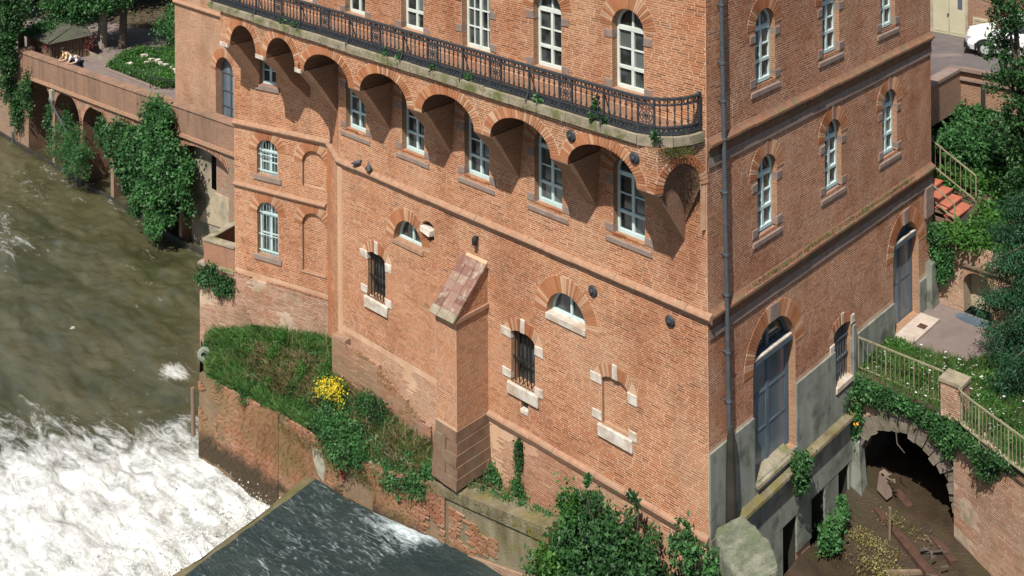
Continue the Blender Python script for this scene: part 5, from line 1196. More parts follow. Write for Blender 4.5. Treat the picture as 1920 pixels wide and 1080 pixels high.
railing('garden_railing', 'curved pale olive railing bending away right of the brick pillar', [(2.9, 6.55, -7.92), (2.93, 6.38, -7.93), (3.05, 6.28, -7.93), (3.4, 6.1, -7.93), (4.0, 5.84, -7.93), (4.8, 5.50, -7.93), (6.2, 4.86, -7.93)], 34, 8)
pl_ = thing('brick_pillar', 'square brick pillar between the two olive railings', 'pillar', (2.68, 6.72, -7.95))
for fr, L in ((Fr((2.42, 6.5), (1, 0)), .52), (Fr((2.94, 6.5), (0, 1)), .5)):
    b = MB(); backing(b, fr, 0, L, -8.0, -7.14); b.build('pillar_core', M['mortar_old'], pl_); k = Brickwork(); k.field(fr, 0, L, -7.98, -7.12, seed=84, rough=2, L=(.2, .3)); k.build(pl_, M['brick_old'])
b = MB(); b.box(2.39, 2.97, 6.46, 7.03, -7.13, -7.05); b.build('pillar_cap', M['stone_moss'], pl_)
# back wall with a niche
bw = thing('garden_wall', 'brick garden wall with a small arched niche behind the path', 'wall', (2, 11.6, -7.95))
FG = Fr((0, 11.6), (1, 0)); no = Op(.88, 1.68, -7.95, -7.10, .40, .16)
b = MB(); backing(b, FG, -.0, 7, -8.2, -5.95, [no]); b.quad(FG.pt(0, 0, -5.95), FG.pt(7, 0, -5.95), FG.pt(7, -.5, -5.95), FG.pt(0, -.5, -5.95)); b.build('wall_face', M['mortar_old'], bw)
g = Brickwork(); g.field(FG, 0, 5.2, -7.95, -5.95, [no], seed=85, rough=2.5); g.build(bw, M['brick_old'])
v = MB(); voussoirs(v, FG, no, .15, 15); v.build('arch_ring', M['brick_old'], bw, kind='stuff')
b = MB(); reveal(b, FG, no, .55, sill=False); fill_shape(b, FG, no, -.54); b.build('niche', M['plaster'], bw)
b = MB(); b.fbox(FG, .5, 2.6, 0, .09, -6.56, -6.48); b.build('ledge_course', M['stone_foot'], bw)
b = MB(); b.prism([(1.30 + .52 * math.cos(t), 11.28 - .26 * math.sin(t)) for t in np.linspace(-.8, PI + .8, 16)], -7.92, -7.885); tag(b.build('basin_cover', M['door']), 'blue grey half round cover on the ground at the foot of the niche', 'cover')
iv = thing('ivy', 'ivy clump hanging on the garden wall right behind the far blue door', 'ivy', (.3, 11.5, -6)); foliage('foliage', [(.3, 11.4, -6.2, .32, .14, .35), (.35, 11.38, -6.75, .24, .12, .35), (.1, 11.35, -5.8, .3, .2, .2)], 5200, .085, M['leaf_mid'], iv, 125, clumps=60, droop=.4)
# slope, stairs
sheet('garden_slope', -6, 9, 11.65, 18.5, .3, lambda X, Y: -6.0 + .20 * np.clip(Y - 11.7, 0, 9) + .12 * fbm(X, Y, 3, 71), M['soil'])
V, F = leaf_cloud([(x, y, -5.85 + .2 * (y - 11.7), .6, .5, .25, .1) for x, y in ((1.4, 13.4), (2.2, 13.0), (1.2, 14.6), (2.3, 14.4), (.2, 14.6), (.6, 15.6), (1.7, 15.8), (3.0, 13.6), (3.2, 15), (-.6, 14.4), (2.0, 12.3), (.9, 11.9), (2.8, 12.4), (-.3, 15.6), (1.5, 12.6))], 30000, .13, 126, 160); np_mesh('ground_cover', V, F, M['leaf_bright'], kind='stuff')
shrub('slope_shrub', 'leafy green shrub on the slope just above the red garden steps', 'shrub', (-.6, 15.2, -5.2), [(-.7, 15.0, -4.6, .7, .5, .5), (0, 15.4, -4.5, .7, .5, .5), (.8, 15.6, -4.6, .7, .5, .4)], 9000, .13, 'leaf_mid', 127)
V, F = leaf_cloud([(.3 + .4 * k, 11.75, -5.9, .3, .15, .15) for k in range(9)], 3500, .09, 128, 60); np_mesh('wall_top_weeds', V, F, M['leaf_bright'], kind='stuff')
st = thing('garden_steps', 'flight of red tiled garden steps rising behind the mill corner', 'steps', (-.2, 12.8, -5.8))
for k in range(7):
    x1 = .40 - .30 * k; z = -5.56 + .165 * k; b = MB(); b.box(x1 - .31, x1, 12.2, 13.4, z - .165, z - .045); b.build('riser', M['stone_foot'], st)
    b = MB(); b.box(x1 - .33, x1 + .02, 12.18, 13.42, z - .045, z); b.build('tread', M['tile_red'], st)
b = MB(); b.box(-1.75, .40, 12.25, 13.35, -6.6, -5.72); b.build('steps_base', M['stone_foot'], st)
railing('step_railing', 'thin olive handrail along the far side of the red steps', [(.50, 13.5, -5.50), (-1.7, 13.5, -4.32)], 14, 7, h=.82)
railing('step_railing', 'thin olive handrail along the near side of the red steps', [(.42, 12.12, -5.62), (-1.7, 12.12, -4.45)], 3, 1, h=.5)
b = MB(); b.prism([(.45, 12.3), (2.6, 11.9), (2.7, 12.6), (.45, 13.4)], -6.4, -5.66); struct(b.build('steps_landing', M['tar']))
# car park above
b = MB(); b.prism([(-14, 11.6), (-1.95, 11.6), (-1.95, 17.95), (8, 18.9), (8, 30), (-14, 30)], -3.5, -3.15); struct(b.build('car_park', M['asphalt']))
b = MB(); b.prism([(-6, 16.6), (-2.6, 20.0), (-2.8, 20.3), (-6.2, 17.0)], -3.16, -3.145); b.prism([(-3.6, 18.5), (-6.5, 20.5), (-6.6, 20.35), (-3.75, 18.4)], -3.16, -3.1415); o = struct(b.build('paving_strip', M['path']))
pw = thing('car_park_wall', 'stained concrete and brick retaining wall at the edge of the car park', 'wall', (-1, 18, -5))
b = MB(); b.box(-2.1, -1.78, 11.6, 17.9, -4.3, -3.0); b.add(*[[(-1.9, 17.9, -4.15), (8, 18.85, -4.15), (8, 19.1, -4.15), (-1.9, 18.2, -4.15), (-1.9, 17.9, -2.95), (8, 18.85, -2.95), (8, 19.1, -2.95), (-1.9, 18.2, -2.95)], [(0, 1, 5, 4), (1, 2, 6, 5), (2, 3, 7, 6), (3, 0, 4, 7), (4, 5, 6, 7)]]); b.build('parapet', M['tex_far'], pw, uv=True)
FP = fr2((-2.0, 17.86), (8, 18.8)); b = MB(); b.box(-2.14, -1.74, 11.6, 17.9, -3.0, -2.9); b.fbox(FP, -.1, 10, 0, .10, -2.98, -2.86); b.fbox(FP, 0, 10, 0, .07, -3.30, -3.22); b.build('coping', M['stone_grey'], pw)
for s in (.9, 2.1, 3.3): b = MB(); b.fbox(FP, s, s + .14, 0, .05, -4.2, -3.3); b.build('wall_rib', M['tar'], pw)
b = MB(); b.fbox(FP, 1.0, 10, -.45, -.25, -6, -4.15); b.fbox(FP, -.2, 1.0, -.5, -.3, -6, -4.15); b.build('lower_wall', M['plaster'], pw); b = MB(); b.fbox(FP, 1.6, 2.4, -.28, -.24, -5.2, -4.75); b.build('dark_opening', M['dark'], pw)
V, F = leaf_cloud([(-1.2, 17.6, -4.3, .8, .2, .25), (.2, 17.9, -4.5, .8, .2, .25), (-1.5, 17.3, -4.8, .6, .4, .4)], 5200, .12, 129, 60); np_mesh('wall_foot_weeds', V, F, M['leaf_mid'], kind='stuff')
yb = thing('yard_building', 'brick outbuilding with tall cream double doors behind the car park', 'building', (-3, 22.6, -3.2))
FY = Fr((0, 22.45), (1, 0)); b = MB(); backing(b, FY, -16, -2.35, -3.3, 3); b.quad(FY.pt(-2.35, 0, -3.3), FY.pt(-2.35, -1.2, -3.3), FY.pt(-2.35, -1.2, 3), FY.pt(-2.35, 0, 3)); FY2 = Fr((0, 23.65), (1, 0)); backing(b, FY2, -2.35, 9, -3.3, 3); b.build('wall', M['tex_far'], yb, uv=True)
b = MB(); b.prism([(-16, 22.4), (-2.3, 22.4), (-2.3, 23.6), (9, 23.6), (9, 30), (-16, 30)], 3.0, 3.3); b.build('roof', M['roof'], yb)
for a, e in ((-4.72, -4.10), (-4.08, -3.46)):
    b = MB(); b.fbox(FY, a, e, .01, .06, -3.14, -.4); lf = b.build('door_leaf', M['beige'], yb)
    b = MB(); b.fbox(FY, a + .05, e - .05, .06, .07, -3.05, -2.98); b.fbox(FY, a + .05, e - .05, .06, .07, -1.3, -1.24); b.build('door_moulding', M['beige'], lf)
b = MB(); b.fbox(FY, -3.75, -3.57, .06, .068, -2.1, -1.6); b.build('door_pane', M['doorpanel'], yb)
b = MB(); b.lathe(FY.pt(-4.12, .08, -2.35), [(.03, 0), (.03, .05)], 8, (0, -1, 0)); b.build('door_knob', M['iron'], yb)
b = MB(); b.fbox(FY, -4.82, -4.72, 0, .08, -3.14, -.3); b.fbox(FY, -3.46, -3.36, 0, .08, -3.14, -.3); b.build('door_frame', M['plaster'], yb)
b = MB(); b.fbox(FY, -3.18, -2.62, .01, .05, -3.0, -2.30); b.build('vent_panel', M['beige'], yb)
for k in range(5): b = MB(); b.fbox(FY, -3.14, -2.66, .05, .07, -2.95 + k * .13, -2.87 + k * .13); b.build('louvre', M['plaster'], yb)

# ------------------------------------------------------------------ the white car
def make_car(loc, ang):
    t = thing('parked_car', 'white hatchback parked on the grey yard, half hidden by branches', 'car', loc); t.rotation_euler = (0, 0, ang)
    def child(mb, name, m, par=None, smooth=False):
        me = bpy.data.meshes.new(name); me.from_pydata(mb.v, [], mb.f); me.update(); me.materials.append(M[m]) 
        if smooth: me.polygons.foreach_set('use_smooth', [True] * len(me.polygons))
        o = bpy.data.objects.new(name, me); COL.objects.link(o); o.parent = par or t; return o
    # body: cross sections along the length, x forward
    S = [(1.86, .34, .60, .62), (1.78, .24, .70, .74), (1.45, .20, .80, .80), (1.05, .20, .90, .82), (.75, .20, .95, .83), (0, .20, .97, .83), (-.9, .20, .98, .83), (-1.5, .22, .98, .80), (-1.78, .28, .92, .76), (-1.84, .38, .80, .70)]
    b = MB(); ring_ = []
    for x, z0, z1, w_ in S: ring_.append([(x, -w_ * .93, z0), (x, -w_, z0 + .18), (x, -w_ * .99, z1 - .18), (x, -w_ * .90, z1), (x, w_ * .90, z1), (x, w_ * .99, z1 - .18), (x, w_, z0 + .18), (x, w_ * .93, z0)])
    n = 8; vs = [p for r in ring_ for p in r]; fs = []
    for i in range(len(S) - 1):
        for k in range(n): k2 = (k + 1) % n; fs.append((i * n + k, i * n + k2, (i + 1) * n + k2, (i + 1) * n + k))
    fs += [tuple(range(n)), tuple((len(S) - 1) * n + k for k in range(n))[::-1]]; b.add(vs, fs); bo = child(b, 'body', 'white_paint'); bv = bo.modifiers.new('bevel', 'BEVEL'); bv.width = .05; bv.segments = 3; bv.limit_method = 'ANGLE'
    g = MB(); T = [(.80, .70), (.25, .60), (-1.2, .60), (-1.66, .66)]; lo = [(.95, .93), (.80, .94), (-1.5, .97), (-1.80, .93)]; 
    low = [(.90, s * .76, .93) for s in (-1, 1)] + [(-1.78, s * .74, .95) for s in (1, -1)]; hi = [(.15, s * .58, 1.36) for s in (-1, 1)] + [(-1.45, s * .57, 1.36) for s in (1, -1)]
    g.hexa(low + hi); child(g, 'greenhouse', 'glass')
    r_ = MB(); r_.hexa([(.22, -.60, 1.33), (.22, .60, 1.33), (-1.50, .59, 1.33), (-1.50, -.59, 1.33), (.10, -.52, 1.41), (.10, .52, 1.41), (-1.40, .51, 1.41), (-1.40, -.51, 1.41)]); ro = child(r_, 'roof', 'white_paint'); bv = ro.modifiers.new('bevel', 'BEVEL'); bv.width = .03; bv.segments = 2
    for s in (-1, 1):
        for a, c in (((.90, s * .77, .92), (.16, s * .595, 1.36)), ((-.45, s * .77, .94), (-.50, s * .60, 1.36)), ((-1.25, s * .77, .94), (-1.22, s * .60, 1.36)), ((-1.78, s * .75, .94), (-1.46, s * .585, 1.36))):
            p = MB(); p.bar(a, c, .07, .05); child(p, 'window_pillar', 'white_paint')
        p = MB(); p.box(-1.5, 1.55, s * .80 - .03, s * .80 + .04, .40, .47); child(p, 'side_trim', 'tyre')
        p = MB(); p.box(-.28, -.14, s * .835 - .02, s * .835 + .02, .74, .78); child(p, 'door_handle', 'tyre')
        p = MB(); p.box(.62, .74, s * .90 - .09, s * .90 + .09, .95, 1.08); child(p, 'mirror', 'white_paint')
        p = MB(); p.box(1.66, 1.84, s * .58 - .14, s * .58 + .14, .55, .69); child(p, 'headlight', 'hub')
        for x in (1.18, -1.2):
            w_ = MB(); w_.lathe((x, s * .66, .29), [(.20, 0), (.285, .02), (.29, .08), (.285, .15), (.19, .175)], 20, (0, s, 0)); wh = child(w_, 'wheel', 'tyre')
            h = MB(); h.lathe((x, s * .832, .29), [(.175, 0), (.17, .012), (.06, .022)], 16, (0, s, 0)); child(h, 'wheel_trim', 'hub', wh)
            a = MB(); a.tube([(x + .34 * math.cos(q), s * .815, .29 + .34 * math.sin(q)) for q in np.linspace(-.15, PI + .15, 12)], .035, 6); child(a, 'wheel_arch', 'tyre')
    p = MB(); p.box(1.70, 1.92, -.72, .72, .26, .44); child(p, 'bumper', 'tyre')
    return t
make_car((-1.05, 21.55, -3.145), math.atan2(-.30, -.95))

# ------------------------------------------------------------------ trees on the right
def tree(name, label, base, top, trunk_r, blobs, n, size, m, seed, bark='bark', limbs=10, group=None, **kw):
    t = thing(name, label, 'tree', base, group); b = MB(); B = Vector(base); T = Vector(top)
    b.tube([B, B.lerp(T, .35) + Vector((.06, .04, 0)), B.lerp(T, .7) + Vector((-.05, .05, 0)), T], [trunk_r, trunk_r * .8, trunk_r * .55, trunk_r * .3], 9); b.build('trunk', M[bark], t)
    l = MB(); R = random.Random(seed)
    for i in range(limbs):
        bl_ = blobs[i % len(blobs)]; s = B.lerp(T, R.uniform(.35, .95)); e = Vector(bl_[:3]); l.tube([s, s.lerp(e, .5) + Vector((0, 0, .15)), e], [trunk_r * .45, trunk_r * .3, trunk_r * .1], 6)
    l.build('limb', M[bark], t); foliage('crown', blobs, n, size, M[m], t, seed, **kw); return t
tree('yard_tree', 'slim dark leaved tree in front of the white car', (2.4, 12.6, -5.9), (2.1, 12.2, 2.2), .11, [(2.0, 12, .9, .5, .5, .6), (1.75, 12, -.2, .35, .35, .45), (2.35, 12.1, -.8, .65, .5, .45), (1.75, 11.9, -1.25, .3, .3, .25), (2.45, 12, -1.9, .6, .5, .5), (2.25, 12.2, -2.9, .45, .45, .5), (2.6, 12.1, -3.8, .6, .5, .6), (3.0, 12.3, -1.2, .6, .5, 1.2)], 16000, .10, 'leaf_dark', 131, limbs=14, clumps=60, spread=.22)
ce = thing('cedar_tree', 'dark cedar with drooping blue green branches at the right edge', 'tree', (4.6, 9.4, -7.95)); b = MB(); b.tube([(4.6, 9.4, -8), (4.62, 9.45, -5), (4.55, 9.4, -1.5)], [.22, .18, .1], 10); b.build('trunk', M['bark'], ce)
R2 = random.Random(8); cb_ = []; lb = MB()
for z, x, y in ((-4.2, 2.7, 9.3), (-4.7, 3.0, 8.9), (-5.3, 2.55, 9.5), (-5.7, 2.75, 8.9), (-6.2, 2.45, 9.35), (-6.6, 2.75, 8.8), (-7.0, 2.9, 9.0), (-7.3, 3.3, 8.2), (-5.0, 3.5, 9.2), (-6.0, 3.5, 8.6), (-3.4, 3.1, 9.4), (-6.8, 3.6, 8.0), (-4.5, 2.9, 10.2), (-5.6, 3.0, 10.4)):
    s = Vector((4.6, 9.4, z + .9)); e = Vector((x, y, z)); lb.tube([s, s.lerp(e, .5) + Vector((0, 0, .12)), e], [.06, .04, .01], 6)
    for k in range(7): f = .35 + .65 * k / 6; p = s.lerp(e, f); cb_.append((p.x, p.y + R2.uniform(-.25, .25), p.z - .14, .26, .26, .20, .05))
lb.build('branch', M['bark'], ce); foliage('needles', cb_, 30000, .11, M['leaf_blue'], ce, 132, clumps=420, aspect=.22, droop=1.1, spread=.45)

# ================================================================== LEFT TERRACE ABOVE THE RIVER
tw = thing('terrace_wall', 'long pink brick terrace wall on dark arches above the river', 'wall', (-38, 6, -14.5))
ptop = lambda x: -8.98 + (x + 48.3) * .0512
FTW = Fr((0, 5.8), (1, 0))
t_ops = [Op(a, a + 2.85, -14.9, -11.35, 1.28, .3) for a in (-47.7, -44.55, -41.4, -38.25, -35.1)]
last = Op(-32.0, -28.2, -14.9, -10.15, .55, .25)
ptb = lambda x: ptop(x) - 1.22
for i, (a, c) in enumerate(((-62, -48.3), (-48.3, -32.05), (-32.05, -18.2))):
    b = MB(); bound_top = -10.3 if i == 0 else ptb(a) 
    backing(b, FTW, a, c, -14.9, min(ptb(a), ptb(c)) if i else -10.3, t_ops + [last]); b.build('wall_face', M['quay_pink'], tw, uv=True)
    if i: b = MB(); b.add([(a, 5.8, ptb(a) - .001), (c, 5.8, ptb(a)), (c, 5.8, ptb(c))], [(0, 1, 2)]); b.build('wall_face', M['quay_pink'], tw, uv=True)
v = MB()
for o in t_ops + [last]: voussoirs(v, FTW, o, .24, 23, d1=.03)
v.build('arch_ring', M['brick_old'], tw, kind='stuff')
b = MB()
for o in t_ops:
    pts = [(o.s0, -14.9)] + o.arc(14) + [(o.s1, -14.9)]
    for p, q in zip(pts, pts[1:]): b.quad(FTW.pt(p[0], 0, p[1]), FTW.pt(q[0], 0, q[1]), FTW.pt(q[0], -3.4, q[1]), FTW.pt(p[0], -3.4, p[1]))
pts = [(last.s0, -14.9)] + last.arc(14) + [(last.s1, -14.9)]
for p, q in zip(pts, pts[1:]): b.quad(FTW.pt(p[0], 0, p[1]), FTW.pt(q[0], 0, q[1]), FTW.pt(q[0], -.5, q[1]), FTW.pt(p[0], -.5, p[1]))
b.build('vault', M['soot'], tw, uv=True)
lows = [Op(-48.2, -46.1, -14.9, -12.2, .9), Op(-45.6, -43.9, -14.9, -12.6, 1.0), Op(-42.9, -41.5, -14.9, -13.2, .6), Op(-37.6, -36, -14.9, -12.5, .7)]
FTB = Fr((0, 9.15), (1, 0)); b = MB(); backing(b, FTB, -49, -32, -14.9, -9.5, lows); b.build('back_wall', M['quay'], tw)
b = MB()
for o in lows: fill_shape(b, FTB, o, -.8); 
b.build('dark_arch', M['dark'], tw)
FTL = Fr((0, 6.28), (1, 0)); so_ = Op(-30.3, -29.9, -11.5, -10.05, 0, 0); b = MB(); backing(b, FTL, -32.1, -28.1, -14.9, -9.3, [so_]); b.build('back_wall', M['quay'], tw)
b = MB(); fill_shape(b, FTL, so_, -.3); b.build('dark_slit', M['dark'], tw)
g = Brickwork(); g.field(FTL, -29.85, -28.15, -11.6, -9.8, seed=87, rough=3); g.build(tw, M['brick_old'])
b = MB(); b.hexa([FTL.pt(a, .05, z) for a, z in ((-31.3, -13.2), (-28.1, -12.8), (-28.1, -11.5), (-30.0, -11.6))] + [FTL.pt(a, 0, z) for a, z in ((-31.3, -13.2), (-28.1, -12.8), (-28.1, -11.5), (-30.0, -11.6))]); b.build('render_patch', M['plaster'], tw)
# parapet with coping
for a, c in zip(np.arange(-48.3, -19, 3.02), np.arange(-45.28, -15, 3.02)):
    c = min(c, -18.3); b = MB(); b.hexa([(a, 5.74, ptb(a)), (c, 5.74, ptb(c)), (c, 6.16, ptb(c)), (a, 6.16, ptb(a)), (a, 5.74, ptop(a) - .06), (c, 5.74, ptop(c) - .06), (c, 6.16, ptop(c) - .06), (a, 6.16, ptop(a) - .06)]); b.build('parapet', M['parapet'], tw, uv=True)
    b = MB(); b.hexa([(a + .01, 5.69, ptop(a) - .06), (c - .01, 5.69, ptop(c) - .06), (c - .01, 6.21, ptop(c) - .06), (a + .01, 6.21, ptop(a) - .06), (a + .01, 5.71, ptop(a) + .01), (c - .01, 5.71, ptop(c) + .01), (c - .01, 6.19, ptop(c) + .01), (a + .01, 6.19, ptop(a) + .01)]); b.build('coping_stone', M['parapet'], tw, uv=True)
b = MB(); b.hexa([(-48.3, 5.66, ptb(-48.3) - .1), (-18.3, 5.66, ptb(-18.3) - .1), (-18.3, 5.8, ptb(-18.3) - .1), (-48.3, 5.8, ptb(-48.3) - .1), (-48.3, 5.68, ptb(-48.3) + .05), (-18.3, 5.68, ptb(-18.3) + .05), (-18.3, 5.8, ptb(-18.3) + .05), (-48.3, 5.8, ptb(-48.3) + .05)]); b.build('string_course', M['string'], tw)
b = MB(); b.box(-48.75, -48.25, 5.70, 6.4, -11, -8.85); b.build('end_pier', M['parapet'], tw, uv=True)
b = MB(); b.box(-44.75, -44.45, 5.6, 5.8, -10.75, -10.2); b.build('corbel', M['lichen'], tw)
for x, z0, z1 in ((-49.4, -14.8, -13.6), (-41.85, -14.6, -13.1)): b = MB(); b.tube([(x, 5.66, z0), (x, 5.66, z1)], .06, 7); b.build('drain_pipe', M['zinc'], tw)
b = MB(); b.bar((-44.6, 5.5, -10.6), (-40.5, 5.5, -13.2), .07); b.build('slanting_pipe', M['zinc'], tw)
b = MB(); b.fbox(FTW, -62, -18.2, 0, .12, -15, -14.05); b.build('wet_footing', M['tar'], tw)
fl = lambda x: ptop(x) - .88
def terr(name, poly, dz, m): b = MB(); n = len(poly); b.add([(x, y, fl(x) + dz) for x, y in poly], [tuple(range(n))]); return struct(b.build(name, M[m]))
terr('terrace_path', [(-48.3, 6.1), (-18, 6.1), (-18, 9), (-36.5, 9), (-36.5, 15), (-60, 15), (-60, 6.1)], 0, 'path')
sheet('wood_floor', -100, -30, 9, 70, 2., lambda X, Y: -9.95 + (X + 48.3) * .03 + np.clip(Y - 14, 0, 80) * .12 - np.clip(15 - Y, 0, 3) * .1, M['soil'])
b = MB(); 
for p, q in (((-47.2, 7.1), (-46.6, 8.6)), ((-44.3, 8.35), (-38.2, 8.05)), ((-44.3, 8.35), (-46.1, 10.3))): b.bar((p[0], p[1], fl(p[0]) + .04), (q[0], q[1], fl(q[0]) + .04), .14, .12)
struct(b.build('kerb', M['stone_grey']))
# box parterre
hg = thing('box_parterre', 'clipped low green box hedge bed with pale stones on the river terrace', 'hedge', (-41.5, 10, -9.6))
poly = [(-44.0, 8.65), (-38.3, 8.35), (-37.5, 8.9), (-38.2, 10.2), (-41, 12.2), (-43.8, 12.4), (-45.7, 11.3), (-45.5, 10.2)]
cen = Vector((-41.6, 10.3)); ins = [tuple(cen + (Vector(p) - cen) * .86) for p in poly]
b = MB()
for i in range(8):
    j = (i + 1) % 8; q = [poly[i], poly[j], ins[j], ins[i]]; b.prism(q, lambda v: fl(v[0]) - .05, lambda v: fl(v[0]) + .34)
b.prism(ins, lambda v: fl(v[0]) - .05, lambda v: fl(v[0]) + .06); b.build('hedge_body', M['hedge_core'], hg)
R = np.random.default_rng(31); L_ = []
for i in range(8):
    p, q = Vector(poly[i]), Vector(poly[(i + 1) % 8]); p2, q2 = Vector(ins[i]), Vector(ins[(i + 1) % 8])
    for f in np.linspace(0, 1, 9): c_ = (p.lerp(q, f) + p2.lerp(q2, f)) / 2; L_.append((c_.x, c_.y, fl(c_.x) + .25, .38, .34, .12, .06))
for k in range(60):
    a = R.random() * 2 * PI; r = math.sqrt(R.random()) * .8; c_ = cen + (Vector(poly[int(a / 2 / PI * 8) % 8]) - cen) * r; L_.append((c_.x, c_.y, fl(c_.x) + .13, .45, .4, .08, .05))
foliage('hedge_leaves', L_, 26000, .10, M['leaf_bright'], hg, 141, clumps=800)
R2 = random.Random(6)
for x, y in ((-44.2, 10.7), (-43.0, 10.5), (-42.5, 10.55), (-42.0, 10.45), (-41.3, 10.35), (-40.6, 10.3), (-40.0, 10.2), (-43.2, 9.3), (-42.7, 10.0), (-39.5, 10.0)):
    b = MB(); s = R2.uniform(.08, .16); z = fl(x) + .14; b.hexa([(x + dx * s * R2.uniform(.7, 1.3), y + dy * s * R2.uniform(.7, 1.2), z + dz * R2.uniform(.1, .16)) for dz in (0, 1) for dx, dy in ((-1, -1), (1, -1), (1, 1), (-1, 1))]); b.hexa
    tag(b.build('pale_stone', M['stone_white']), 'pale flat stone lying in the clipped box bed', 'stone', 'stones in the box bed')
fw = thing('wire_fence', 'low dark wire fence between the box bed and the far wing', 'fence', (-38, 8.4, -9.3))
for k in range(13):
    f = k / 12; x, y = -38.6 + 1.7 * f, 7.95 + .9 * f; b = MB(); b.bar((x, y, fl(x)), (x, y, fl(x) + .5), .03); b.build('picket', M['iron_dark'], fw)
b = MB(); b.bar((-38.6, 7.95, fl(-38.6) + .5), (-36.9, 8.85, fl(-36.9) + .5), .03); b.build('fence_rail', M['iron_dark'], fw)
# little shed with a slatted gate
sh = thing('garden_shed', 'small low shed with a mossy grey roof and slatted gate on the terrace', 'shed', (-49.5, 8, -9.9))
b = MB(); b.box(-50.6, -47.75, 7.0, 9.2, -10.1, -8.72); b.build('shed_wall', M['stone_foot'], sh)
b = MB(); b.hexa([(-50.9, 6.8, -8.75), (-47.5, 6.8, -8.66), (-47.5, 9.4, -8.66), (-50.9, 9.4, -8.75), (-50.9, 6.8, -8.68), (-47.5, 6.8, -8.58), (-48.9, 9.4, -8.1), (-50.9, 9.4, -8.05)]); b.build('roof', M['roof'], sh)
for k in range(9): y = 7.15 + k * .2; b = MB(); b.box(-47.74, -47.68, y, y + .07, -9.8, -8.75); b.build('slat', M['wood'], sh)
b = MB(); b.box(-47.75, -47.66, 8.95, 9.08, -9.85, -8.7); b.box(-47.75, -47.66, 7.0, 7.1, -9.85, -8.7); b.build('gate_post', M['wood'], sh)
foliage('leaves', [(-50.2, 7.6, -8.35, .9, .9, .25), (-49.2, 9.2, -8.1, .8, .6, .3), (-50.5, 9.0, -7.9, .8, .6, .4)], 3200, .16, M['leaf_dark'], sh, 143)
foliage('creeper', [(-47.6, 9.2, -9.2, .2, .3, .5), (-47.9, 7.0, -8.9, .3, .3, .2)], 500, .1, leaf_mat('reddish_creeper', [(0, (.12, .03, .03)), (1, (.22, .07, .06))], .2), sh, 142)
# trees
tree('plane_tree', 'pale trunked tree on the terrace whose crown hangs over the path', (-48.8, 10.6, -9.9), (-48.6, 10.5, -2), .28, [(-49.5, 9.5, -6.9, 1.3, 1.0, .9), (-47.8, 9.8, -6.6, 1.2, 1.0, .8), (-51.0, 9.4, -7.2, 1.2, 1.0, .8), (-46.8, 10.5, -6.5, 1.0, .8, .7), (-49, 10.5, -5, 2, 1.6, 1.2), (-48.6, 9.9, -7.6, .5, .4, .5)], 16000, .17, 'leaf_mid', 151, 'bark_pale', clumps=60, spread=.25)
tree('plane_tree', 'dark trunked tree beside the box bed at the edge of the wood', (-47.6, 11.2, -9.9), (-47.4, 11.2, -2), .24, [(-46.9, 11.4, -5.4, 1.2, 1, .8), (-48.2, 11.8, -5.2, 1.2, 1, .8)], 5000, .18, 'leaf_mid', 152)
tree('wood_tree', 'pale trunk rising at the wood edge beside the far wing', (-45.8, 14.2, -9.7), (-45.4, 14.2, -2), .26, [(-45.5, 14.5, -3.5, 1.6, 1.3, 1)], 3000, .2, 'leaf_dark', 153, 'bark_pale')
shrub('laurel_shrub', 'broad green shrub between the box bed and the far wing', 'shrub', (-44.6, 13.4, -9.8), [(-44.9, 13.3, -8.6, 1.1, .9, .9), (-43.8, 13.2, -8.3, 1.0, .9, 1.0), (-44.2, 13.6, -7.6, 1.0, .8, .7)], 15000, .15, 'leaf_mid', 154, clumps=70)
for k, (x, y, h, r) in enumerate(((-56, 16, 8, 3.2), (-62, 15, 8, 3.2), (-51.5, 18, 9, 3.4), (-58, 22, 10, 4), (-66, 20, 9, 4), (-47, 19, 10, 3.4), (-53, 27, 11, 4.5), (-44, 24, 11, 4), (-70, 28, 11, 5), (-62, 32, 12, 5), (-57, 11.5, 6, 2.2), (-62, 9, 6, 2.4), (-40, 30, 12, 5))):
    z = -9.9 + max(0, y - 14) * .12
    tree('wood_tree', 'dark green tree in the thick wood beyond the terrace', (x, y, z - .5), (x, y, z + h * .8), .3, [(x + rnd.uniform(-.4, .4) * r, y + rnd.uniform(-.4, .4) * r, z + h * f, r * q, r * q, h * .16) for f, q in ((.35, .8), (.5, 1), (.65, .9), (.8, .6), (.45, .9))], 6500, .34, 'leaf_dark', 160 + k, group='trees of the wood', clumps=60, spread=.25)
tree('bank_tree', 'dark leafy tree overhanging the left end of the terrace wall', (-50.2, 6.6, -10.5), (-49.6, 5.8, -4), .2, [(-49.4, 5.4, -6.6, 1.1, .8, 1.0), (-48.8, 5.2, -7.9, .7, .6, .9), (-49.7, 5.2, -8.8, .9, .7, 1.0), (-48.7, 5.3, -9.6, .5, .5, .9), (-50.6, 5.3, -7.5, 1.2, .9, 1.4), (-49.2, 5.3, -11.0, .5, .4, .9)], 15000, .17, 'leaf_dark', 180, clumps=60, spread=.25)
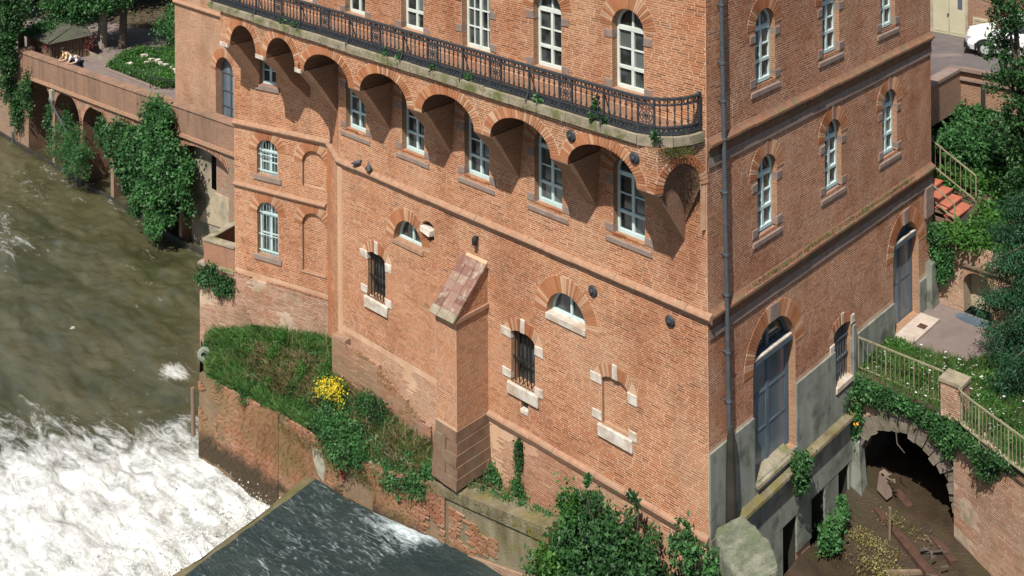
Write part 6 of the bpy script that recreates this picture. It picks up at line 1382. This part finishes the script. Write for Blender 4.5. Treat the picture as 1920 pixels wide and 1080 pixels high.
# ivy and bushes on the river wall
def strands(spec, seed):
    R_ = random.Random(seed); o = []
    for x0, x1, zt, zl, n, y in spec:
        for i in range(n):
            x = R_.uniform(x0, x1); z = zt + R_.uniform(-.5, .3); L = zl * R_.uniform(.35, 1.15); yy = y + R_.uniform(-.25, .25); k = max(2, int(L / .34))
            for j in range(k):
                r = R_.uniform(.16, .42) * (1.1 - .5 * j / k); o.append((x, yy - .25 * math.sin(PI * j / k), z - L * j / k, r, r * .7, r * .9, r * r)); x += R_.uniform(-.22, .22)
    return o
iv = thing('ivy', 'great mass of green ivy tumbling from the parapet down to the river', 'ivy', (-33, 5.4, -9))
foliage('foliage', strands([(-34.0, -32.2, -8.7, 2.6, 12, 5.3), (-35.2, -31.6, -9.9, 2.4, 22, 5.1), (-34.4, -31.2, -11.3, 1.9, 18, 5.0), (-33.4, -31.4, -12.4, 1.2, 8, 4.9), (-31.4, -30.3, -10.6, 2.2, 6, 5.3)], 5), 24000, .17, M['leaf_mid'], iv, 181, clumps=520, spread=.34)
foliage('foliage', strands([(-37.8, -34.8, -10.3, 2.3, 20, 5.25)], 6), 9000, .15, M['leaf_dark'], iv, 182, clumps=260, spread=.36)
b = MB(); twigs(b, (-33, 5.6, -9), [(-33, 5.2, -11.5, 2, .4, 1.5)], 30, .05, 3); b.build('stem', M['bark'], iv)
iv = thing('ivy', 'narrow ivy streamer on the pale river wall right of the ivy mass', 'ivy', (-31.6, 5.7, -10)); foliage('foliage', [(-31.5, 5.6, -10.6, .3, .15, .8), (-31.2, 5.6, -12.0, .25, .15, .9)], 2200, .13, M['leaf_dark'], iv, 183)
shrub('river_shrub', 'light green shrub leaning over the water below the dark arches', 'shrub', (-40.8, 5.6, -13.2), strands([(-42.6, -39.4, -11.7, 1.4, 20, 5.0)], 9), 7000, .12, 'leaf_mid', 184, clumps=240, aspect=.3, stems=16, spread=.4)
shrub('wall_shrub', 'small green shrub growing on the pale wall next to the walled box', 'plant', (-20, 5.6, -9.5), [(-20.2, 4.6, -9.9, .4, .4, .5)], 900, .12, 'leaf_mid', 185)
V, F = leaf_cloud([(-47.5, 5.6, -11, .5, .15, .9), (-45.2, 5.9, -11.8, .4, .2, .7), (-43.2, 5.8, -11.6, .5, .2, .6), (-48.6, 5.5, -12, .5, .2, 1), (-39.3, 5.7, -11, .4, .2, .6)], 5200, .14, 186, 60, droop=.4); np_mesh('hanging_creepers', V, F, M['leaf_dark'], kind='stuff')

# ------------------------------------------------------------------ two people leaning on the parapet
def skin_mesh(name, pts, edges, rad, m, par, root=0, sub=2):
    me = bpy.data.meshes.new(name); me.from_pydata(pts, edges, []); me.update(); o = bpy.data.objects.new(name, me); COL.objects.link(o); o.parent = par; me.materials.append(M[m])
    sk = o.modifiers.new('skin', 'SKIN'); sl_ = me.skin_vertices[0].data
    for i, r in enumerate(rad): sl_[i].radius = (r, r) if not isinstance(r, tuple) else r
    sl_[root].use_root = True; s = o.modifiers.new('subdivision', 'SUBSURF'); s.levels = s.render_levels = sub; return o
def person(label, x, shirt, hair_m, ang):
    fz_ = fl(x); t = thing('person', label, 'person', (x, 6.62, fz_)); t.rotation_euler = (0, 0, ang)
    # local: y- towards the parapet
    J = [(0, .02, .92), (0, -.10, 1.12), (0, -.26, 1.27), (0, -.37, 1.34), (0, -.45, 1.41), (0, -.50, 1.50),
         (-.10, .02, .88), (-.11, .0, .48), (-.11, .06, .08), (-.12, -.08, .04), (.10, .02, .88), (.11, .10, .48), (.11, .16, .08), (.12, .02, .04),
         (-.19, -.34, 1.29), (-.27, -.40, 1.03), (-.12, -.60, .99), (-.06, -.68, .98), (.19, -.34, 1.29), (.27, -.40, 1.03), (.12, -.60, .99), (.06, -.68, .98)]
    E = [(0, 1), (1, 2), (2, 3), (3, 4), (4, 5), (0, 6), (6, 7), (7, 8), (8, 9), (0, 10), (10, 11), (11, 12), (12, 13), (2, 14), (14, 15), (15, 16), (16, 17), (2, 18), (18, 19), (19, 20), (20, 21)]
    rad = [.13, .12, .13, .06, .085, .10, .085, .06, .042, .04, .085, .06, .042, .04, .055, .045, .035, .04, .055, .045, .035, .04]
    skin_mesh('body', J, E, rad, 'skin', t)
    sv = [0, 1, 2, 14, 15, 18, 19]; mp = {a: i for i, a in enumerate(sv)}; skin_mesh('shirt', [J[i] for i in sv], [(mp[a], mp[c]) for a, c in E if a in mp and c in mp], [.155, .145, .165, .085, .068, .085, .068], shirt, t)
    tv = [0, 6, 7, 8, 10, 11, 12]; mp = {a: i for i, a in enumerate(tv)}; skin_mesh('trousers', [J[i] for i in tv], [(mp[a], mp[c]) for a, c in E if a in mp and c in mp], [.15, .105, .08, .062, .105, .08, .062], 'jeans', t)
    h = MB(); h.lathe((0, 0, 0), [(.02, -.105), (.08, -.07), (.118, 0), (.10, .07), (.05, .11), (.01, .12)], 12); h.v = [(p[0], p[1] - .475, p[2] + 1.525) for p in h.v]
    me = bpy.data.meshes.new('hair'); me.from_pydata(h.v, [], h.f); me.materials.append(M[hair_m]); o = bpy.data.objects.new('hair', me); COL.objects.link(o); o.parent = t
person('person in a white shirt leaning on the terrace parapet', -43.45, 'shirt_w', 'hair', .25)
person('person in a yellow shirt leaning on the parapet beside one in white', -44.25, 'shirt_y', 'hair', -.15)
# ------------------------------------------------------------------ two pigeons on the string course
def pigeon(label, x, yaw):
    t = thing('pigeon', label, 'bird', (x, -.085, -3.835)); t.rotation_euler = (0, 0, yaw)
    def ch(mb, n, m): me = bpy.data.meshes.new(n); me.from_pydata(mb.v, [], mb.f); me.materials.append(M[m]); me.polygons.foreach_set('use_smooth', [True] * len(me.polygons)); o = bpy.data.objects.new(n, me); COL.objects.link(o); o.parent = t
    b = MB(); b.tube([(-.19, 0, .075), (-.12, 0, .085), (-.04, 0, .095), (.04, 0, .115), (.085, 0, .15), (.105, 0, .19), (.125, 0, .205), (.15, 0, .195)], [.012, .03, .062, .066, .045, .03, .03, .006], 10); ch(b, 'body', 'zinc')
    for s in (-1, 1):
        b = MB(); b.tube([(.05, s * .055, .12), (-.05, s * .068, .10), (-.16, s * .03, .075)], [.02, .04, .008], 6); ch(b, 'wing', 'iron'); b = MB(); b.tube([(.0, s * .025, .06), (.01, s * .025, .0)], .008, 5); ch(b, 'leg', 'string')
pigeon('grey pigeon perched on the brick string course, left of two', -12.15, .5); pigeon('grey pigeon perched on the brick string course, right of two', -11.62, 2.4)
